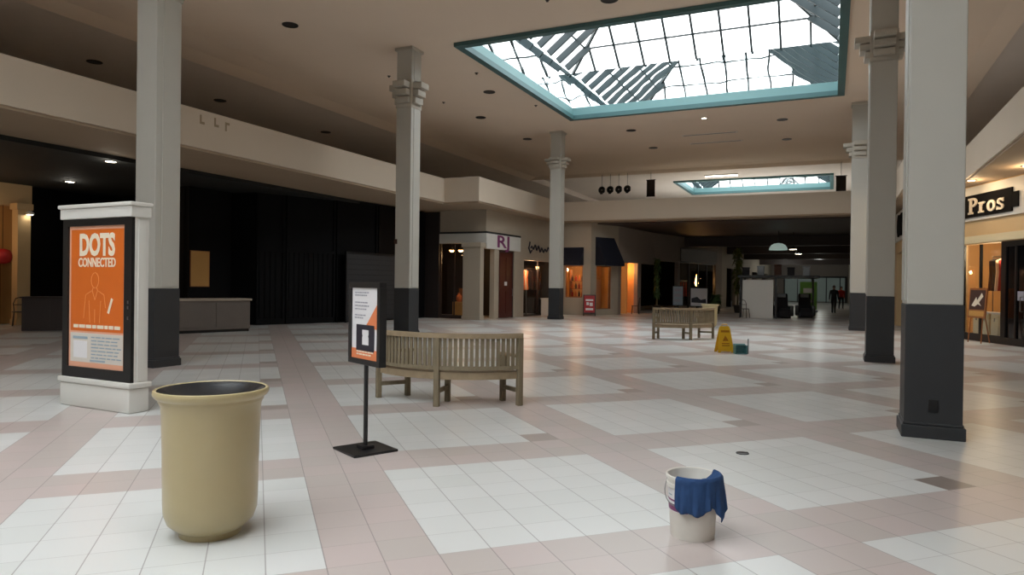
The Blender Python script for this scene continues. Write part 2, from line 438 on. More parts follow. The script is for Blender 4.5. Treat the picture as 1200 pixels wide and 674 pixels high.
# ------------------------------------------------------------------ skylights
def skylight(op, zt, eave, pitch, label, gl='glass_dimmed'):
    x0, x1, y0, y1 = op
    root = thing('skylight', label, 'skylight', (0, 0, 0), group='roof skylights')
    t = MB(); d = 0.10; q = 0.12
    for a, b in (((x0-d, y0-d, zt-0.06), (x1+d, y0+q, zt+0.048)), ((x0-d, y1-q, zt-0.06), (x1+d, y1+d, zt+0.048)),
                 ((x0-d, y0+q, zt-0.06), (x0+q, y1-q, zt+0.048)), ((x1-q, y0+q, zt-0.06), (x1+d, y1-q, zt+0.048))):
        t.box(a, b)
    for a, b in (((x0+0.003, y0+0.003, zt+0.048), (x1-0.003, y0+q, zt+0.10)), ((x0+0.003, y1-q, zt+0.048), (x1-0.003, y1-0.003, zt+0.10)),
                 ((x0+0.003, y0+q, zt+0.048), (x0+q, y1-q, zt+0.10)), ((x1-q, y0+q, zt+0.048), (x1-0.003, y1-q, zt+0.10))):
        t.box(a, b)
    t.build('trim_frame', M['teal_dark'], root)
    f = MB(); zc = zt + 0.42; e = 0.16
    q = 0.05
    for a, b in (((x0+0.003, y0+0.003, zt+0.101), (x1-0.003, y0+q, zc)), ((x0+0.003, y1-q, zt+0.101), (x1-0.003, y1-0.003, zc)),
                 ((x0+0.003, y0+q, zt+0.101), (x0+q, y1-q, zc)), ((x1-q, y0+q, zt+0.101), (x1-0.003, y1-q, zc))):
        f.box(a, b)
    f.build('fascia', M['teal'], root)
    for a, b in (((x0-e, y1+0.05, zc), (x1+e, y1+e, eave)), ((x0-e, y0-e, zc), (x1+e, y0-0.05, eave)),
                 ((x0-e, y0-0.05, zc), (x0-0.05, y1+0.05, eave)), ((x1+0.05, y0-0.05, zc), (x1+e, y1+0.05, eave))):
        MB().box(a, b).build('well_wall', M['mirror'], root)
    # hipped glass roof
    tp = math.tan(pitch); hw = (y1 - y0) / 2; hx = (x1 - x0) / 2
    run = min(hw, hx) * 0.999
    zr = eave + run * tp
    rx0, rx1 = x0 + run, x1 - run
    ym = (y0 + y1) / 2
    if rx1 - rx0 < 0.05: rx0, rx1 = (x0 + x1) / 2 - 0.02, (x0 + x1) / 2 + 0.02
    g = MB()
    A, B, Cc, D = (x0, y0, eave), (x1, y0, eave), (x1, y1, eave), (x0, y1, eave)
    R0, R1 = (rx0, ym, zr), (rx1, ym, zr)
    g.quad([A, B, R1, R0]); g.quad([Cc, D, R0, R1]); g.quad([B, Cc, R1]); g.quad([D, A, R0])
    g.build('glazing', M[gl], root)
    # bars
    def bar(mb, p, q, wd, dp):
        p, q = Vector(p), Vector(q); dvec = (q - p); L = dvec.length
        if L < 0.05: return
        dvec.normalize(); side = dvec.cross(Vector((0, 0, 1))).normalized(); up = side.cross(dvec).normalized()
        T = Matrix(((side.x, dvec.x, up.x, p.x), (side.y, dvec.y, up.y, p.y), (side.z, dvec.z, up.z, p.z), (0, 0, 0, 1)))
        mb.box((-wd/2, 0, -dp), (wd/2, L, -0.012), T)
    hips = MB()
    for p, q in ((A, R0), (D, R0), (B, R1), (Cc, R1), (R0, R1)): bar(hips, p, q, 0.09, 0.14)
    hips.build('hip_bars', M['mullion'], root)
    mu = MB(); step = 1.04
    n = int((x1 - x0) / step)
    for k in range(1, n + 1):
        x = x0 + k * (x1 - x0) / (n + 1)
        s = min(x - x0, x1 - x, run)
        bar(mu, (x, y1, eave), (x, y1 - s, eave + s * tp), 0.075, 0.10)
        bar(mu, (x, y0, eave), (x, y0 + s, eave + s * tp), 0.075, 0.10)
    rs = 1.04 * math.cos(pitch)
    k = 1
    while k * rs < run - 0.2:
        s = k * rs; z = eave + s * tp
        bar(mu, (x0 + s, y1 - s, z), (x1 - s, y1 - s, z), 0.05, 0.07)
        bar(mu, (x0 + s, y0 + s, z), (x1 - s, y0 + s, z), 0.05, 0.07)
        bar(mu, (x0 + s, y0 + s, z), (x0 + s, y1 - s, z), 0.05, 0.07)
        bar(mu, (x1 - s, y0 + s, z), (x1 - s, y1 - s, z), 0.05, 0.07)
        k += 1
    mu.build('mullions', M['mullion'], root)
    ra = MB(); rb = MB(); n = int((y1 - y0) / 1.0)
    for k in range(1, n + 1):
        y = y0 + k * (y1 - y0) / (n + 1)
        s = min(y - y0, y1 - y, run)
        bar(ra, (x0, y, eave), (x0 + s, y, eave + s * tp), 0.10, 0.26)
        bar(rb, (x1, y, eave), (x1 - s, y, eave + s * tp), 0.10, 0.26)
    ra.build('rafters', M['rafter'], root); rb.build('rafters', M['rafter'], root)
    return root
skylight(OPEN[0], 8.2, 10.05, math.radians(38), 'big gridded glass skylight with teal border above the open court')
skylight(OPEN[1], 8.4, 9.6, math.radians(34), 'small distant strip of skylight seen above the far cross bulkhead')
skylight(OPEN[2], 8.2, 10.05, math.radians(38), 'glass skylight overhead above the cream trash can', 'glass')

# ------------------------------------------------------------------ columns
def column(x, y, zc0, zc1, label, extra=None):
    r = thing('column', label, 'column', (x, y, 0), group='square court columns')
    MB().box((-0.285, -0.285, 0), (0.285, 0.285, 0.13), bev=0.01).box((-0.268, -0.268, 0.13), (0.268, 0.268, 0.16), bev=0.008).build('base_moulding', M['skirt'], r)
    sk = MB().box((-0.258, -0.258, 0.14), (0.258, 0.258, 1.365), bev=0.008); sk.build('skirt', M['skirt'], r)
    s = MB().box((-0.25, -0.25, 1.365), (0.25, 0.25, 8.24), bev=0.012)
    for sx, sy in ((1, 0), (-1, 0)):            # shallow raised strip with grooves either side
        s.box((sx*0.25 - 0.012, -0.12, 1.40), (sx*0.25 + 0.012, 0.20, 8.2))
    s.build('shaft', M['shaft'], r)
    cp = MB(); h = (zc1 - zc0) / 4
    for k, pr in enumerate((0.11, 0.20, 0.30)):
        z = zc0 + h * (k + 0.6)
        b = 0.015
        cp.box((-0.25 - pr, -0.20, z), (0.25 + pr, 0.20, z + h * 0.82), bev=b)
        cp.box((-0.20, -0.25 - pr, z + 0.002), (0.20, 0.25 + pr, z + h * 0.82 - 0.002), bev=b)
    cp.box((-0.27, -0.27, zc0), (0.27, 0.27, zc0 + h * 0.5), bev=0.01)
    cp.box((-0.262, -0.262, zc0 + h * 0.5), (0.262, 0.262, zc1 - h * 0.2))
    cp.build('capital', M['capital'], r, True)
    MB().box((-0.30, -0.30, 8.16), (0.30, 0.30, 8.245), bev=0.01).build('top_moulding', M['capital'], r)
    return r
c1 = column(0.95, 8.45, 6.22, 6.88, 'nearest tall pale column, by the golf shop sign')
ol = MB().box((-0.045, -0.272, 0.27), (0.045, -0.256, 0.40), bev=0.004).build('outlet_plate', M['black'], c1)
column(0.91, 16.40, 6.22, 6.88, 'brownish column just behind the nearest column on the golf shop side')
column(0.85, 28.15, 6.22, 6.90, 'farthest column on the golf shop side of the court')
column(-10.79, 8.45, 6.42, 7.10, 'tall pale column rising right behind the orange directory sign')
c2 = column(-11.18, 16.92, 6.52, 7.36, 'column standing beyond the curved bench and poster stand, before the dark shop')
MB().box((-0.27, -0.262, 2.63), (-0.17, -0.249, 2.77)).build('alarm_box', M['cloth_br'], c2)
column(-11.08, 28.62, 6.58, 7.17, 'slim column before the small lit shops, left of the far bench')

# ================================================================== LEFT SIDE SHOPS
# wall behind the camera on the left and black shop front
struct('wall_side', MB().box((-16.9, -26, 0), (-16.4, 4.5, 4.6)), M['wall'])
BP = [(-19.3, 17.6), (-18.0, 17.9), (-17.55, 18.85), (-16.85, 20.7), (-16.4, 22.7), (-16.2, 25.4), (-16.25, 26.05)]
poly = [(a, b) for a, b in BP] + [(a - 0.25, b + 0.12) for a, b in BP[::-1]]
struct('wall_shop', MB().prism(poly, 0, 4.62), M['dark'])
# folding gate leaves along the curved front
for i, (A, B) in enumerate(zip(BP[1:], BP[2:])):
    L = math.hypot(B[0]-A[0], B[1]-A[1])
    if L < 0.8: continue
    r = thing('shop_gate', ['black gate leaf nearest the pale counter', 'black gate leaf second from the pale counter',
              'black gate leaf between the grey shutter and the counter side', 'black gate leaf with the grey shutter before it'][i % 4], 'gate',
              (A[0], A[1], 0), ang(A, B), group='black gate leaves of the closed shop')
    fr = MB(); fr.box((0.03, -0.06, 0.0), (0.10, -0.005, 4.55)); fr.box((L-0.10, -0.06, 0), (L-0.03, -0.005, 4.55)); fr.box((0.10, -0.055, 2.55), (L-0.10, -0.006, 2.65)); fr.box((0.10, -0.055, 0), (L-0.10, -0.006, 0.2))
    fr.build('gate_frame', M['dark'], r)
    pn = MB()
    k = 0.14
    while k < L - 0.2:
        pn.box((k, -0.03, 0.2), (k + 0.16, -0.006, 2.55)); k += 0.19
    pn.build('gate_panel', M['dark'], r)
# grey shutter panel standing in front of the right half
A, B = (-16.73, 20.9), (-16.18, 25.2)
r = thing('roller_shutter', 'dark grey shutter panel on the closed black shop front', 'shutter', (A[0]+0.26, A[1]-0.06, 0), ang(A, B))
sh = MB()
Lp = 4.2
for k in range(13): sh.box((0.05, -0.012, 0.05 + k*0.195), (Lp-0.05, 0.012, 0.05 + k*0.195 + 0.187))
sh.build('slat_curtain', M['greypanel'], r)
MB().box((0, -0.03, 0), (0.05, 0.03, 2.66)).box((Lp-0.05, -0.03, 0), (Lp, 0.03, 2.66)).box((0.05, -0.03, 2.59), (Lp-0.05, 0.03, 2.66)).build('shutter_frame', M['black'], r)
rm = thing('sign_remnant', 'faint dark lettering marks left on the pale bulkhead right of the near left column', 'sign', (-13.95, 12.6, 5.28), PI/2)
for i, (x, z) in enumerate(((-0.55, 0.14), (-0.12, 0.16), (0.22, 0.12))):
    MB().box((x, -0.004, z - 0.11), (x + 0.05, 0.0, z + 0.11)).box((x + 0.05, -0.004, z - 0.11 if i != 2 else z + 0.05), (x + 0.14, 0.0, z - 0.05 if i != 2 else z + 0.11)).build('letter_mark', M['remnant'], rm)
# return wall of brown panel before the corner shop
struct('wall_return', MB().box((-16.3, 26.02, 0), (-15.55, 26.2, 4.62)), M['brownpanel'])

# service counter with a pale top
A, B = (-16.95, 12.7), (-15.95, 15.68)
L = math.hypot(B[0]-A[0], B[1]-A[1])
r = thing('service_counter', 'grey service counter with a pale top before the dark hall', 'counter', (A[0], A[1], 0), ang(A, B))
MB().box((0, 0.0, 0.08), (L, 0.75, 0.92), bev=0.01).build('counter_body', M['counter'], r)
pn = MB()
for k in range(3): pn.box((0.06 + k*(L-0.06)/3, -0.015, 0.16), ((k+1)*(L-0.06)/3, 0.0, 0.86), bev=0.004)
pn.build('front_panels', M['counter'], r)
MB().box((0.02, 0.03, 0), (L-0.02, 0.72, 0.08)).build('kick_plate', M['black'], r)
MB().box((0.55, -0.04, 0.92), (L+0.04, 0.79, 0.985), bev=0.01).build('counter_top', M['countertop'], r)
# black partition with the tan board behind the counter
struct('wall_partition', MB().box((-20.6, 15.9, 0), (-19.0, 17.6, 4.56)).box((-19.05, 15.9, 0), (-18.85, 17.65, 4.56)), M['dark'])
b = thing('notice_board', 'tan notice board hanging in the dark behind the counter', 'board', (-18.84, 16.32, 1.32), PI/2)
MB().box((-0.36, -0.03, 0), (0.36, 0.0, 1.14), bev=0.006).build('board_panel', M['tan'], b)
MB().box((-0.38, -0.035, -0.02), (0.38, -0.005, 0)).box((-0.38, -0.035, 1.14), (0.38, -0.005, 1.16)).box((-0.38, -0.035, 0), (-0.36, -0.005, 1.14)).box((0.36, -0.035, 0), (0.38, -0.005, 1.14)).build('board_frame', M['warmwood'], b)

# hall back: dark wall, lit shop beyond
struct('wall_hall', MB().box((-24.6, 14.05, 0), (-24.3, 17.7, 4.55)).box((-24.6, 17.6, 0), (-19.0, 17.8, 4.55)), M['dark'])
struct('wall_hallback', MB().box((-25, 5, 0), (-24.8, 14.1, 4.55)), M['warmwall'])
p = thing('pilaster', 'pale square pilaster at the edge of the lit shop down the dark hall', 'pilaster', (-23.72, 13.62, 0), 0)
MB().box((-0.15, -0.2, 0.2), (0.15, 0.2, 3.7), bev=0.01).build('shaft', M['beige'], p)
MB().box((-0.18, -0.23, 0), (0.18, 0.23, 0.2), bev=0.01).build('base', M['beige'], p)
MB().box((-0.2, -0.25, 3.7), (0.2, 0.25, 3.9), bev=0.01).build('capital', M['beige'], p)
struct('trim_9', MB().box((-24.5, 5, 3.85), (-24.0, 14.1, 4.55)), M['beige'])
# lit shop: shelf unit with goods and a red lantern
s = thing('display_shelf', 'wooden display shelf in the lit shop down the dark hall', 'shelf', (-24.72, 12.9, 0), PI/2)
sf = MB(); sf.box((-0.8, -0.3, 0), (-0.76, 0.05, 2.3)); sf.box((0.46, -0.3, 0), (0.5, 0.05, 2.3))
for z in (0.1, 0.7, 1.2, 1.7, 2.26): sf.box((-0.76, -0.3, z), (0.46, 0.05, z + 0.04))
sf.build('shelf_frame', M['warmwood'], s)
for i in range(7):
    z = (0.74, 1.24, 0.14)[i % 3]; x = 12.25 + i * 0.15
    g = MB().lathe([(0.05, 0), (0.065, 0.08), (0.06, 0.2), (0.03, 0.27), (0.03, 0.32)], 10).build('vase', [M['cloth_red'], M['cloth_or'], M['cloth_br']][i % 3], None, True)
    g.location = (-24.62, x, z)
    tag(g, ['dark red vase on the shelf in the lit shop', 'orange vase on the shelf in the lit shop', 'brown vase on the shelf in the lit shop'][i % 3], 'vase', 'vases on the lit shop shelf, ' + ['red', 'orange', 'brown'][i % 3])
rl = thing('paper_lantern', 'round bright red lantern hanging in the lit shop down the hall', 'lantern', (-24.05, 13.25, 2.2))
MB().lathe([(0.08, -0.24), (0.2, -0.19), (0.27, -0.06), (0.27, 0.06), (0.2, 0.19), (0.08, 0.24)], 18).build('globe', M['red'], rl, True)
MB().tube([(0, 0, 0.24), (0, 0, 1.64)], 0.008, 6).build('cord', M['black'], rl)
# bentwood chair
def cafe_chair(loc, rz, label):
    r = thing('cafe_chair', label, 'chair', loc, rz)
    MB().lathe([(0.2, 0.43), (0.21, 0.445), (0.2, 0.46)], 18).build('seat', M['brown'], r, True)
    for sx, sy in ((-1, -1), (1, -1)): MB().tube([(sx*0.18, sy*0.18, 0), (sx*0.14, sy*0.14, 0.44)], 0.016, 8).build('leg', M['brown'], r)
    for sx in (-1, 1): MB().tube([(sx*0.18, 0.2, 0), (sx*0.15, 0.15, 0.44)], 0.016, 8).build('leg', M['brown'], r)
    MB().tube([(-0.15, 0.16, 0.44), (-0.18, 0.22, 0.7), (-0.12, 0.25, 0.86), (0, 0.255, 0.9), (0.12, 0.25, 0.86), (0.18, 0.22, 0.7), (0.15, 0.16, 0.44)], 0.015, 8).tube([(-0.17, 0.21, 0.66), (0.17, 0.21, 0.66)], 0.012, 8).build('backrest', M['brown'], r)
    return r
cafe_chair((-23.3, 13.35, 0), 1.0, 'dark cafe chair standing by the pale pilaster in the dark hall')
r = thing('service_desk', 'dark brown desk in the hall left of the orange directory sign', 'desk', (-20.95, 12.05, 0), ang((-20.95, 12.05), (-20.0, 13.0)))
MB().box((0, 0, 0), (1.5, 0.6, 0.94), bev=0.01).build('desk_body', M['brown'], r)
MB().box((-0.04, -0.04, 0.94), (1.54, 0.64, 0.98), bev=0.008).build('desk_top', M['brown'], r)
for (x, y) in ((0.08, -0.012), (0.8, -0.012)): MB().box((x, y, 0.1), (x + 0.62, 0.0, 0.86)).build('front_panel', M['brown'], r)

# ---------------------------------------------------- corner shop (front W1, side W2), then awning shop (W3, W4), then concourse walls
def wall_run(name, A, B, segs, depth=0.22, m=None):
    """segs: (t0, t1, z0, z1) solid pieces"""
    T = frame(A, B); mb = MB()
    for t0, t1, z0, z1 in segs: mb.box((t0, 0, z0), (t1, depth, z1), T)
    return struct(name, mb, m or M['wall'])
W1 = ((-16.2, 26.1), (-13.3, 26.1)); W2 = ((-13.3, 26.1), (-12.9, 33.2)); W3 = ((-12.9, 33.2), (-11.0, 33.2))
W4 = ((-11.0, 33.2), (-10.1, 35.0)); W5 = ((-10.1, 35.0), (-9.4, 40.0)); W6 = ((-9.4, 40.0), (-7.0, 50.0)); W7 = ((-7.0, 50.0), (-6.0, 80.0))
wall_run('wall_corner', *W1, [(0.62, 2.9, 3.72, 4.66), (0.62, 2.9, 3.25, 3.66)])
L2 = math.hypot(0.4, 7.1)
wall_run('wall_shops', *W2, [(0, L2, 3.75, 4.66), (0, 3.1, 3.02, 3.66), (3.1, 3.55, 0, 3.75), (3.55, L2, 2.66, 3.75), (0.75, 1.15, 0, 3.02), (2.6, 3.1, 0, 3.02), (6.95, L2, 0, 2.66)])
struct('trim_10', MB().box((0.62, -0.06, 3.66), (2.96, 0.2, 3.74), frame(*W1)).box((0, -0.06, 3.66), (3.1, 0.2, 3.74), frame(*W2)), M['greypanel'])
wall_run('wall_awning', *W3, [(0, 1.9, 2.5, 4.66), (0, 0.55, 0, 2.5), (1.47, 1.9, 0, 2.5), (0.55, 1.47, 0, 0.88)])
wall_run('wall_awningside', *W4, [(0, 2.01, 2.5, 4.66), (0, 0.4, 0, 2.5), (1.5, 2.01, 0, 2.5), (0.4, 1.5, 0, 0.3)])
wall_run('wall_niche', *W5, [(0, 5.05, 2.75, 4.66), (0, 0.38, 0, 2.75), (2.6, 3.1, 0, 2.75), (3.1, 5.05, 0, 0.1)], m=M['wallgrey'])
L6 = math.hypot(2.4, 10)
wall_run('wall_concourse', *W6, [(0, 3.2, 3.0, 4.66), (3.2, L6, 3.9, 4.66), (3.2, 3.5, 0, 3.9), (9.3, L6, 0, 3.9)], m=M['wallgrey'])
L7 = math.hypot(1.0, 30)
wall_run('wall_far', *W7, [(0, L7, 2.9, 4.66), (0, 2, 0, 2.9), (6, 8, 0, 2.9), (13, 15, 0, 2.9), (20, 22, 0, 2.9), (27, L7, 0, 2.9)], m=M['wall'])
struct('wall_end', MB().box((-12, 80.0, 0), (2, 80.3, 4.66)), M['wallgrey'])
struct('wall_concourseside', MB().box((1.5, 33.0, 2.9), (1.75, 80, 4.66)).box((1.5, 36, 0), (1.75, 38, 2.9)).box((1.5, 44, 0), (1.75, 47, 2.9)).box((1.5, 55, 0), (1.75, 58, 2.9)).box((1.5, 68, 0), (1.75, 80, 2.9)), M['wall'])
# dark or warm backs of the shop rooms
back = MB()
back.box((-19.5, 29.5, 0), (-13.6, 29.6, 4.6)); back.box((-19.5, 26.4, 0), (-19.4, 29.5, 4.6))
back.box((-17.5, 33.5, 0), (-13.2, 33.6, 4.6)); back.box((-17.5, 29.7, 0), (-17.4, 33.5, 4.6))
struct('wall_shopback', back, M['brownpanel'])
struct('wall_awningback', MB().box((-15, 36.6, 0), (-10.6, 36.7, 4.6)).box((-15.0, 33.6, 0), (-14.9, 36.6, 4.6)), M['warmwall'])
struct('wall_nicheback', MB().box((-11.6, 35.5, 0), (-11.5, 38.0, 4.6)).box((-11.6, 38.0, 0), (-9.9, 38.1, 4.6)).box((-11.6,36.72,0),(-10.1,36.8,4.6)), M['warmwall'])
struct('wall_concourseback', MB().box((-13, 38.3, 0), (-12.9, 55, 4.6)).box((-13, 55, 0), (-7, 55.1, 4.6)).box((-11.6, 55.2, 0), (-11.5, 80, 4.6)), M['dark'])
struct('wall_sideback', MB().box((4.5, 33.5, 0), (4.6, 80, 4.6)), M['brownpanel'])

# corner pier
p = thing('pier', 'pale square pier at the corner of the shop left of the red door', 'pier', (-13.72, 25.72, 0))
MB().box((-0.4, -0.12, 0), (0.42, 0.22, 3.24), bev=0.01).build('shaft', M['wall'], p)
MB().box((-0.43, -0.15, 0), (0.45, 0.25, 0.16), bev=0.01).build('base', M['wall'], p)
MB().box((-0.45, -0.17, 3.05), (0.47, 0.27, 3.24), bev=0.01).build('capital', M['wall'], p)
# white sign band round the corner and its two purple initials
sb = thing('shop_sign', 'white sign band with purple initials over the red door', 'sign', (0, 0, 0))
MB().box((0.62, -0.05, 3.25), (2.95, 0.0, 3.66), frame(*W1)).box((0.0, -0.05, 3.02), (3.1, 0.0, 3.66), frame(*W2)).build('sign_band', M['white'], sb)
T2 = frame(*W2)
text_mesh('lettering', 'RJ', 0.74, M['purple'], sb, T2 @ Matrix.Translation((1.45, -0.055, 3.34)) @ FACE, 2.0, 0.012)
d = thing('shop_door', 'dark red wooden door with a small white notice, under the purple initials', 'door', (T2 @ Vector((1.15, 0.10, 0))), ang(*W2))
MB().box((0.08, -0.03, 0.02), (1.40, 0.03, 2.92), bev=0.006).build('door_leaf', M['reddoor'], d)
for x in (0.2, 0.78):
    for z0, z1 in ((0.2, 1.2), (1.35, 2.7)): MB().box((x, -0.045, z0), (x + 0.5, -0.03, z1), bev=0.004).build('door_panel', M['reddoor'], d)
MB().box((0.62, -0.05, 1.45), (0.86, -0.044, 1.62)).build('notice', M['paper'], d)
MB().tube([(1.32, -0.04, 1.0), (1.32, -0.09, 1.0), (1.32, -0.09, 1.3), (1.32, -0.04, 1.3)], 0.012, 8).build('door_handle', M['metal'], d)
MB().box((0, -0.05, 0), (0.08, 0.05, 3.0)).box((1.40, -0.05, 0), (1.46, 0.05, 3.0)).box((0.08, -0.05, 2.93), (1.40, 0.05, 3.0)).build('door_frame', M['brown'], d)
# corner shop window with warm lamps
wn = thing('shop_window', 'dim glazed shop window left of the corner pier under three warm lamps', 'window', (-15.56, 26.2, 0))
MB().box((0.0, -0.01, 0.15), (1.42, 0.01, 3.2)).build('pane', M['window'], wn)
MB().box((0, -0.04, 0), (1.42, 0.04, 0.15)).box((0, -0.04, 0.15), (0.05, 0.04, 3.24)).box((0.68, -0.03, 0.15), (0.72, 0.03, 3.2)).box((1.37, -0.04, 0.15), (1.42, 0.04, 3.24)).build('window_frame', M['brown'], wn)
for i, (x, lb) in enumerate(((-15.4, 'leftmost of three warm lamps in the corner shop'), (-14.95, 'middle one of three warm lamps in the corner shop'), (-14.4, 'warm lamp nearest the pier in the corner shop'))):
    r = thing('spot_lamp', lb, 'lamp', (x, 26.9, 3.0), group='warm lamps in the corner shop')
    MB().lathe([(0.05, 0.16), (0.05, 0.08), (0.13, 0.0), (0.13, -0.01)], 14, cap0=True, cap1=False).build('lamp_shade', M['brown'], r, True)
    MB().lathe([(0.02, -0.09), (0.09, -0.06), (0.12, 0.0)], 14).build('bulb', M['warmlens'], r, True)
    MB().tube([(0, 0, 0.16), (0, 0, 1.65)], 0.01, 6).build('stem', M['brown'], r)
point_light((-15.0, 27.2, 2.7), 10, (1.0, 0.62, 0.3))
ds = thing('display_stand', 'dim stepped display stand behind the corner shop window', 'display', (-14.9, 27.3, 0))
MB().box((-0.5, -0.3, 0), (0.5, 0.3, 0.7), bev=0.01).build('lower_step', M['tan'], ds)
MB().box((-0.35, 0.0, 0.7), (0.35, 0.3, 1.3), bev=0.01).build('upper_step', M['warmwood'], ds)
for i, (x, z, mm, lb) in enumerate(((-15.15, 0.7, 'cloth_or', 'orange jar on the lower display step'), (-14.65, 0.7, 'cloth_cr', 'cream jar on the lower display step'), (-14.9, 1.3, 'cloth_red', 'red jar on top of the display stand'))):
    j = MB().lathe([(0.08, 0), (0.13, 0.1), (0.12, 0.25), (0.05, 0.34), (0.06, 0.4)], 14).build('jar', M[mm], None, True)
    j.location = (x, 27.15 if z < 1 else 27.45, z); tag(j, lb + ' in the corner shop', 'jar', 'jars in the corner shop')

# clothing shop (second opening of W2)
sg = thing('shop_sign', 'faint dark script sign over the clothing shop', 'sign', T2 @ Vector((4.2, 0, 3.25)), ang(*W2))
sp = []
for i in range(60):
    t = i / 59.0
    sp.append((t * 2.6, -0.03, 0.1 * math.sin(t * 44) * (0.6 + 0.7 * abs(math.sin(t * 5))) + 0.06 * math.sin(t * 9)))
MB().tube(sp, 0.035, 6).build('lettering', M['navyprint'], sg)
MB().tube([(-0.1, -0.03, 0.28), (-0.22, -0.03, 0.0), (-0.05, -0.03, -0.24), (0.12, -0.03, -0.1)], 0.04, 6).build('lettering', M['navyprint'], sg)
def rail_of_clothes(A, n, dx, rz, cols, grp, where, hz=1.75, base=0.0):
    r = thing('clothes_rail', 'metal clothes rail ' + where, 'rail', A, rz)
    Lr = n * dx + 0.2
    MB().tube([(0, 0, 0.0), (0, 0, hz)], 0.018, 8).tube([(Lr, 0, 0.0), (Lr, 0, hz)], 0.018, 8).tube([(0, 0, hz), (Lr, 0, hz)], 0.018, 8).build('frame', M['metal'], r)
    MB().box((-0.03, -0.25, 0), (0.03, 0.25, 0.03)).build('foot', M['metal'], r); MB().box((Lr-0.03, -0.25, 0), (Lr+0.03, 0.25, 0.03)).build('foot', M['metal'], r)
    proto = {}
    for i in range(n):
        c = cols[i % len(cols)]
        if c not in proto:
            g = thing('garment', M[c].name + ' on the rail ' + where, 'garment', (0, 0, 0), 0, grp + ' ' + M[c].name)
            cl = MB()
            rings = [(0.02, 0.06, hz - 0.06), (0.05, 0.22, hz - 0.13), (0.06, 0.20, hz - 0.5), (0.07, 0.24, hz - 1.05)]
            vs = [[cl.bm.verts.new((a*math.cos(2*PI*k/10), b*math.sin(2*PI*k/10), z)) for k in range(10)] for a, b, z in rings]
            for P, Q in zip(vs, vs[1:]):
                for k in range(10): cl.bm.faces.new((P[k], P[(k+1) % 10], Q[(k+1) % 10], Q[k]))
            cl.bm.faces.new(vs[0][::-1]); cl.bm.faces.new(vs[-1])
            cl.build('cloth', M[c], g, True)
            MB().tube([(0, -0.16, hz - 0.1), (0, 0, hz - 0.05), (0, 0, hz + 0.01)], 0.006, 5).build('hanger', M['metal'], g)
            proto[c] = g
        else: g = copy_tree(proto[c])
        T = Matrix.Translation(A) @ Matrix.Rotation(rz, 4, 'Z')
        g.location = T @ Vector((0.15 + i * dx, 0, 0)); g.rotation_euler = (0, 0, rz)
pA = T2 @ Vector((3.8, 0.75, 0))
rail_of_clothes(tuple(pA), 8, 0.16, ang(*W2), ['cloth_red', 'cloth_or', 'cloth_cr', 'cloth_or'], 'garments in the clothing shop', 'in the clothing shop beside the slim column', 2.3)
pA = T2 @ Vector((5.35, 0.75, 0))
rail_of_clothes(tuple(pA), 7, 0.17, ang(*W2), ['cloth_bk', 'cloth_br'], 'dark garments in the clothing shop', 'hung with dark clothes in the clothing shop', 2.3)
point_light(T2 @ Vector((4.6, 0.25, 2.35)), 16, (1.0, 0.6, 0.35))
r = thing('display_plinth', 'low white plinth at the clothing shop entrance, left of the slim column', 'plinth', T2 @ Vector((5.3, -0.3, 0)), ang(*W2))
MB().box((-0.05, -0.2, 0), (1.25, 0.2, 0.8), bev=0.01).build('plinth_body', M['white'], r)
MB().box((-0.08, -0.23, 0.8), (1.28, 0.23, 0.85), bev=0.01).build('plinth_top', M['white'], r)
MB().box((0.3, -0.206, 0.25), (0.9, -0.2, 0.6)).build('notice', M['greyprint'], r)
pn = thing('shop_window', 'clear glass front of the clothing shop', 'window', T2 @ Vector((3.55, 0.1, 0)), ang(*W2))
MB().box((0.05, -0.008, 0.08), (3.35, 0.008, 2.64)).build('pane', M['window'], pn)
MB().box((0, -0.03, 0), (3.4, 0.03, 0.08)).box((0, -0.03, 0.08), (0.05, 0.03, 2.66)).box((1.65, -0.03, 0.08), (1.70, 0.03, 2.64)).box((3.35, -0.03, 0.08), (3.4, 0.03, 2.66)).build('window_frame', M['brown'], pn)

# awning shop
def awning(T, w, z0, z1, d, label):
    r = thing('awning', label, 'awning', T @ Vector((0, 0, 0)), 0)
    r.matrix_world = T
    b = MB()
    b.prism([(-0.005, z1), (-0.03, z1), (-d, z0 + 0.18), (-d, z0), (-d + 0.02, z0), (-d + 0.02, z0 + 0.17), (-0.005, z1 - 0.03)], 0, w, axis='x')
    b.build('canopy', M['awning'], r)
    for x in (0.0, w - 0.02):
        MB().prism([(-0.01, z1 - 0.03), (-d + 0.03, z0 + 0.16), (-d + 0.03, z0 + 0.02), (-0.01, z0 + 0.02)], x + 0.002, x + 0.018, axis='x').build('side_panel', M['awning'], r)
    MB().tube([(0.03, -d + 0.04, z0 + 0.01), (w - 0.03, -d + 0.04, z0 + 0.01)], 0.015, 6).build('front_bar', M['metal'], r)
    return r
T3 = frame(*W3); T4 = frame(*W4)
awning(T3 @ Matrix.Translation((0.42, -0.005, 0)), 1.1, 2.5, 3.42, 0.5, 'navy blue awning over the orange lit shop window, seen front on')
awning(T4 @ Matrix.Translation((0.3, -0.005, 0)), 1.35, 2.5, 3.95, 0.75, 'navy blue awning with sloping side, next to the pale end pier')
wn = thing('shop_window', 'orange lit shop window full of bottles under the navy awning', 'window', T3 @ Vector((0.55, 0.1, 0)), 0)
MB().box((0.04, -0.008, 0.92), (0.88, 0.008, 2.46)).build('pane', M['window'], wn)
MB().box((0, -0.04, 0.88), (0.92, 0.04, 0.92)).box((0, -0.04, 2.46), (0.92, 0.04, 2.5)).box((0, -0.04, 0.92), (0.04, 0.04, 2.46)).box((0.88, -0.04, 0.92), (0.92, 0.04, 2.46)).build('window_frame', M['warmwood'], wn)
s = thing('display_shelf', 'wooden display shelf of bottles behind the orange lit window', 'shelf', (-12.3, 33.75, 0))
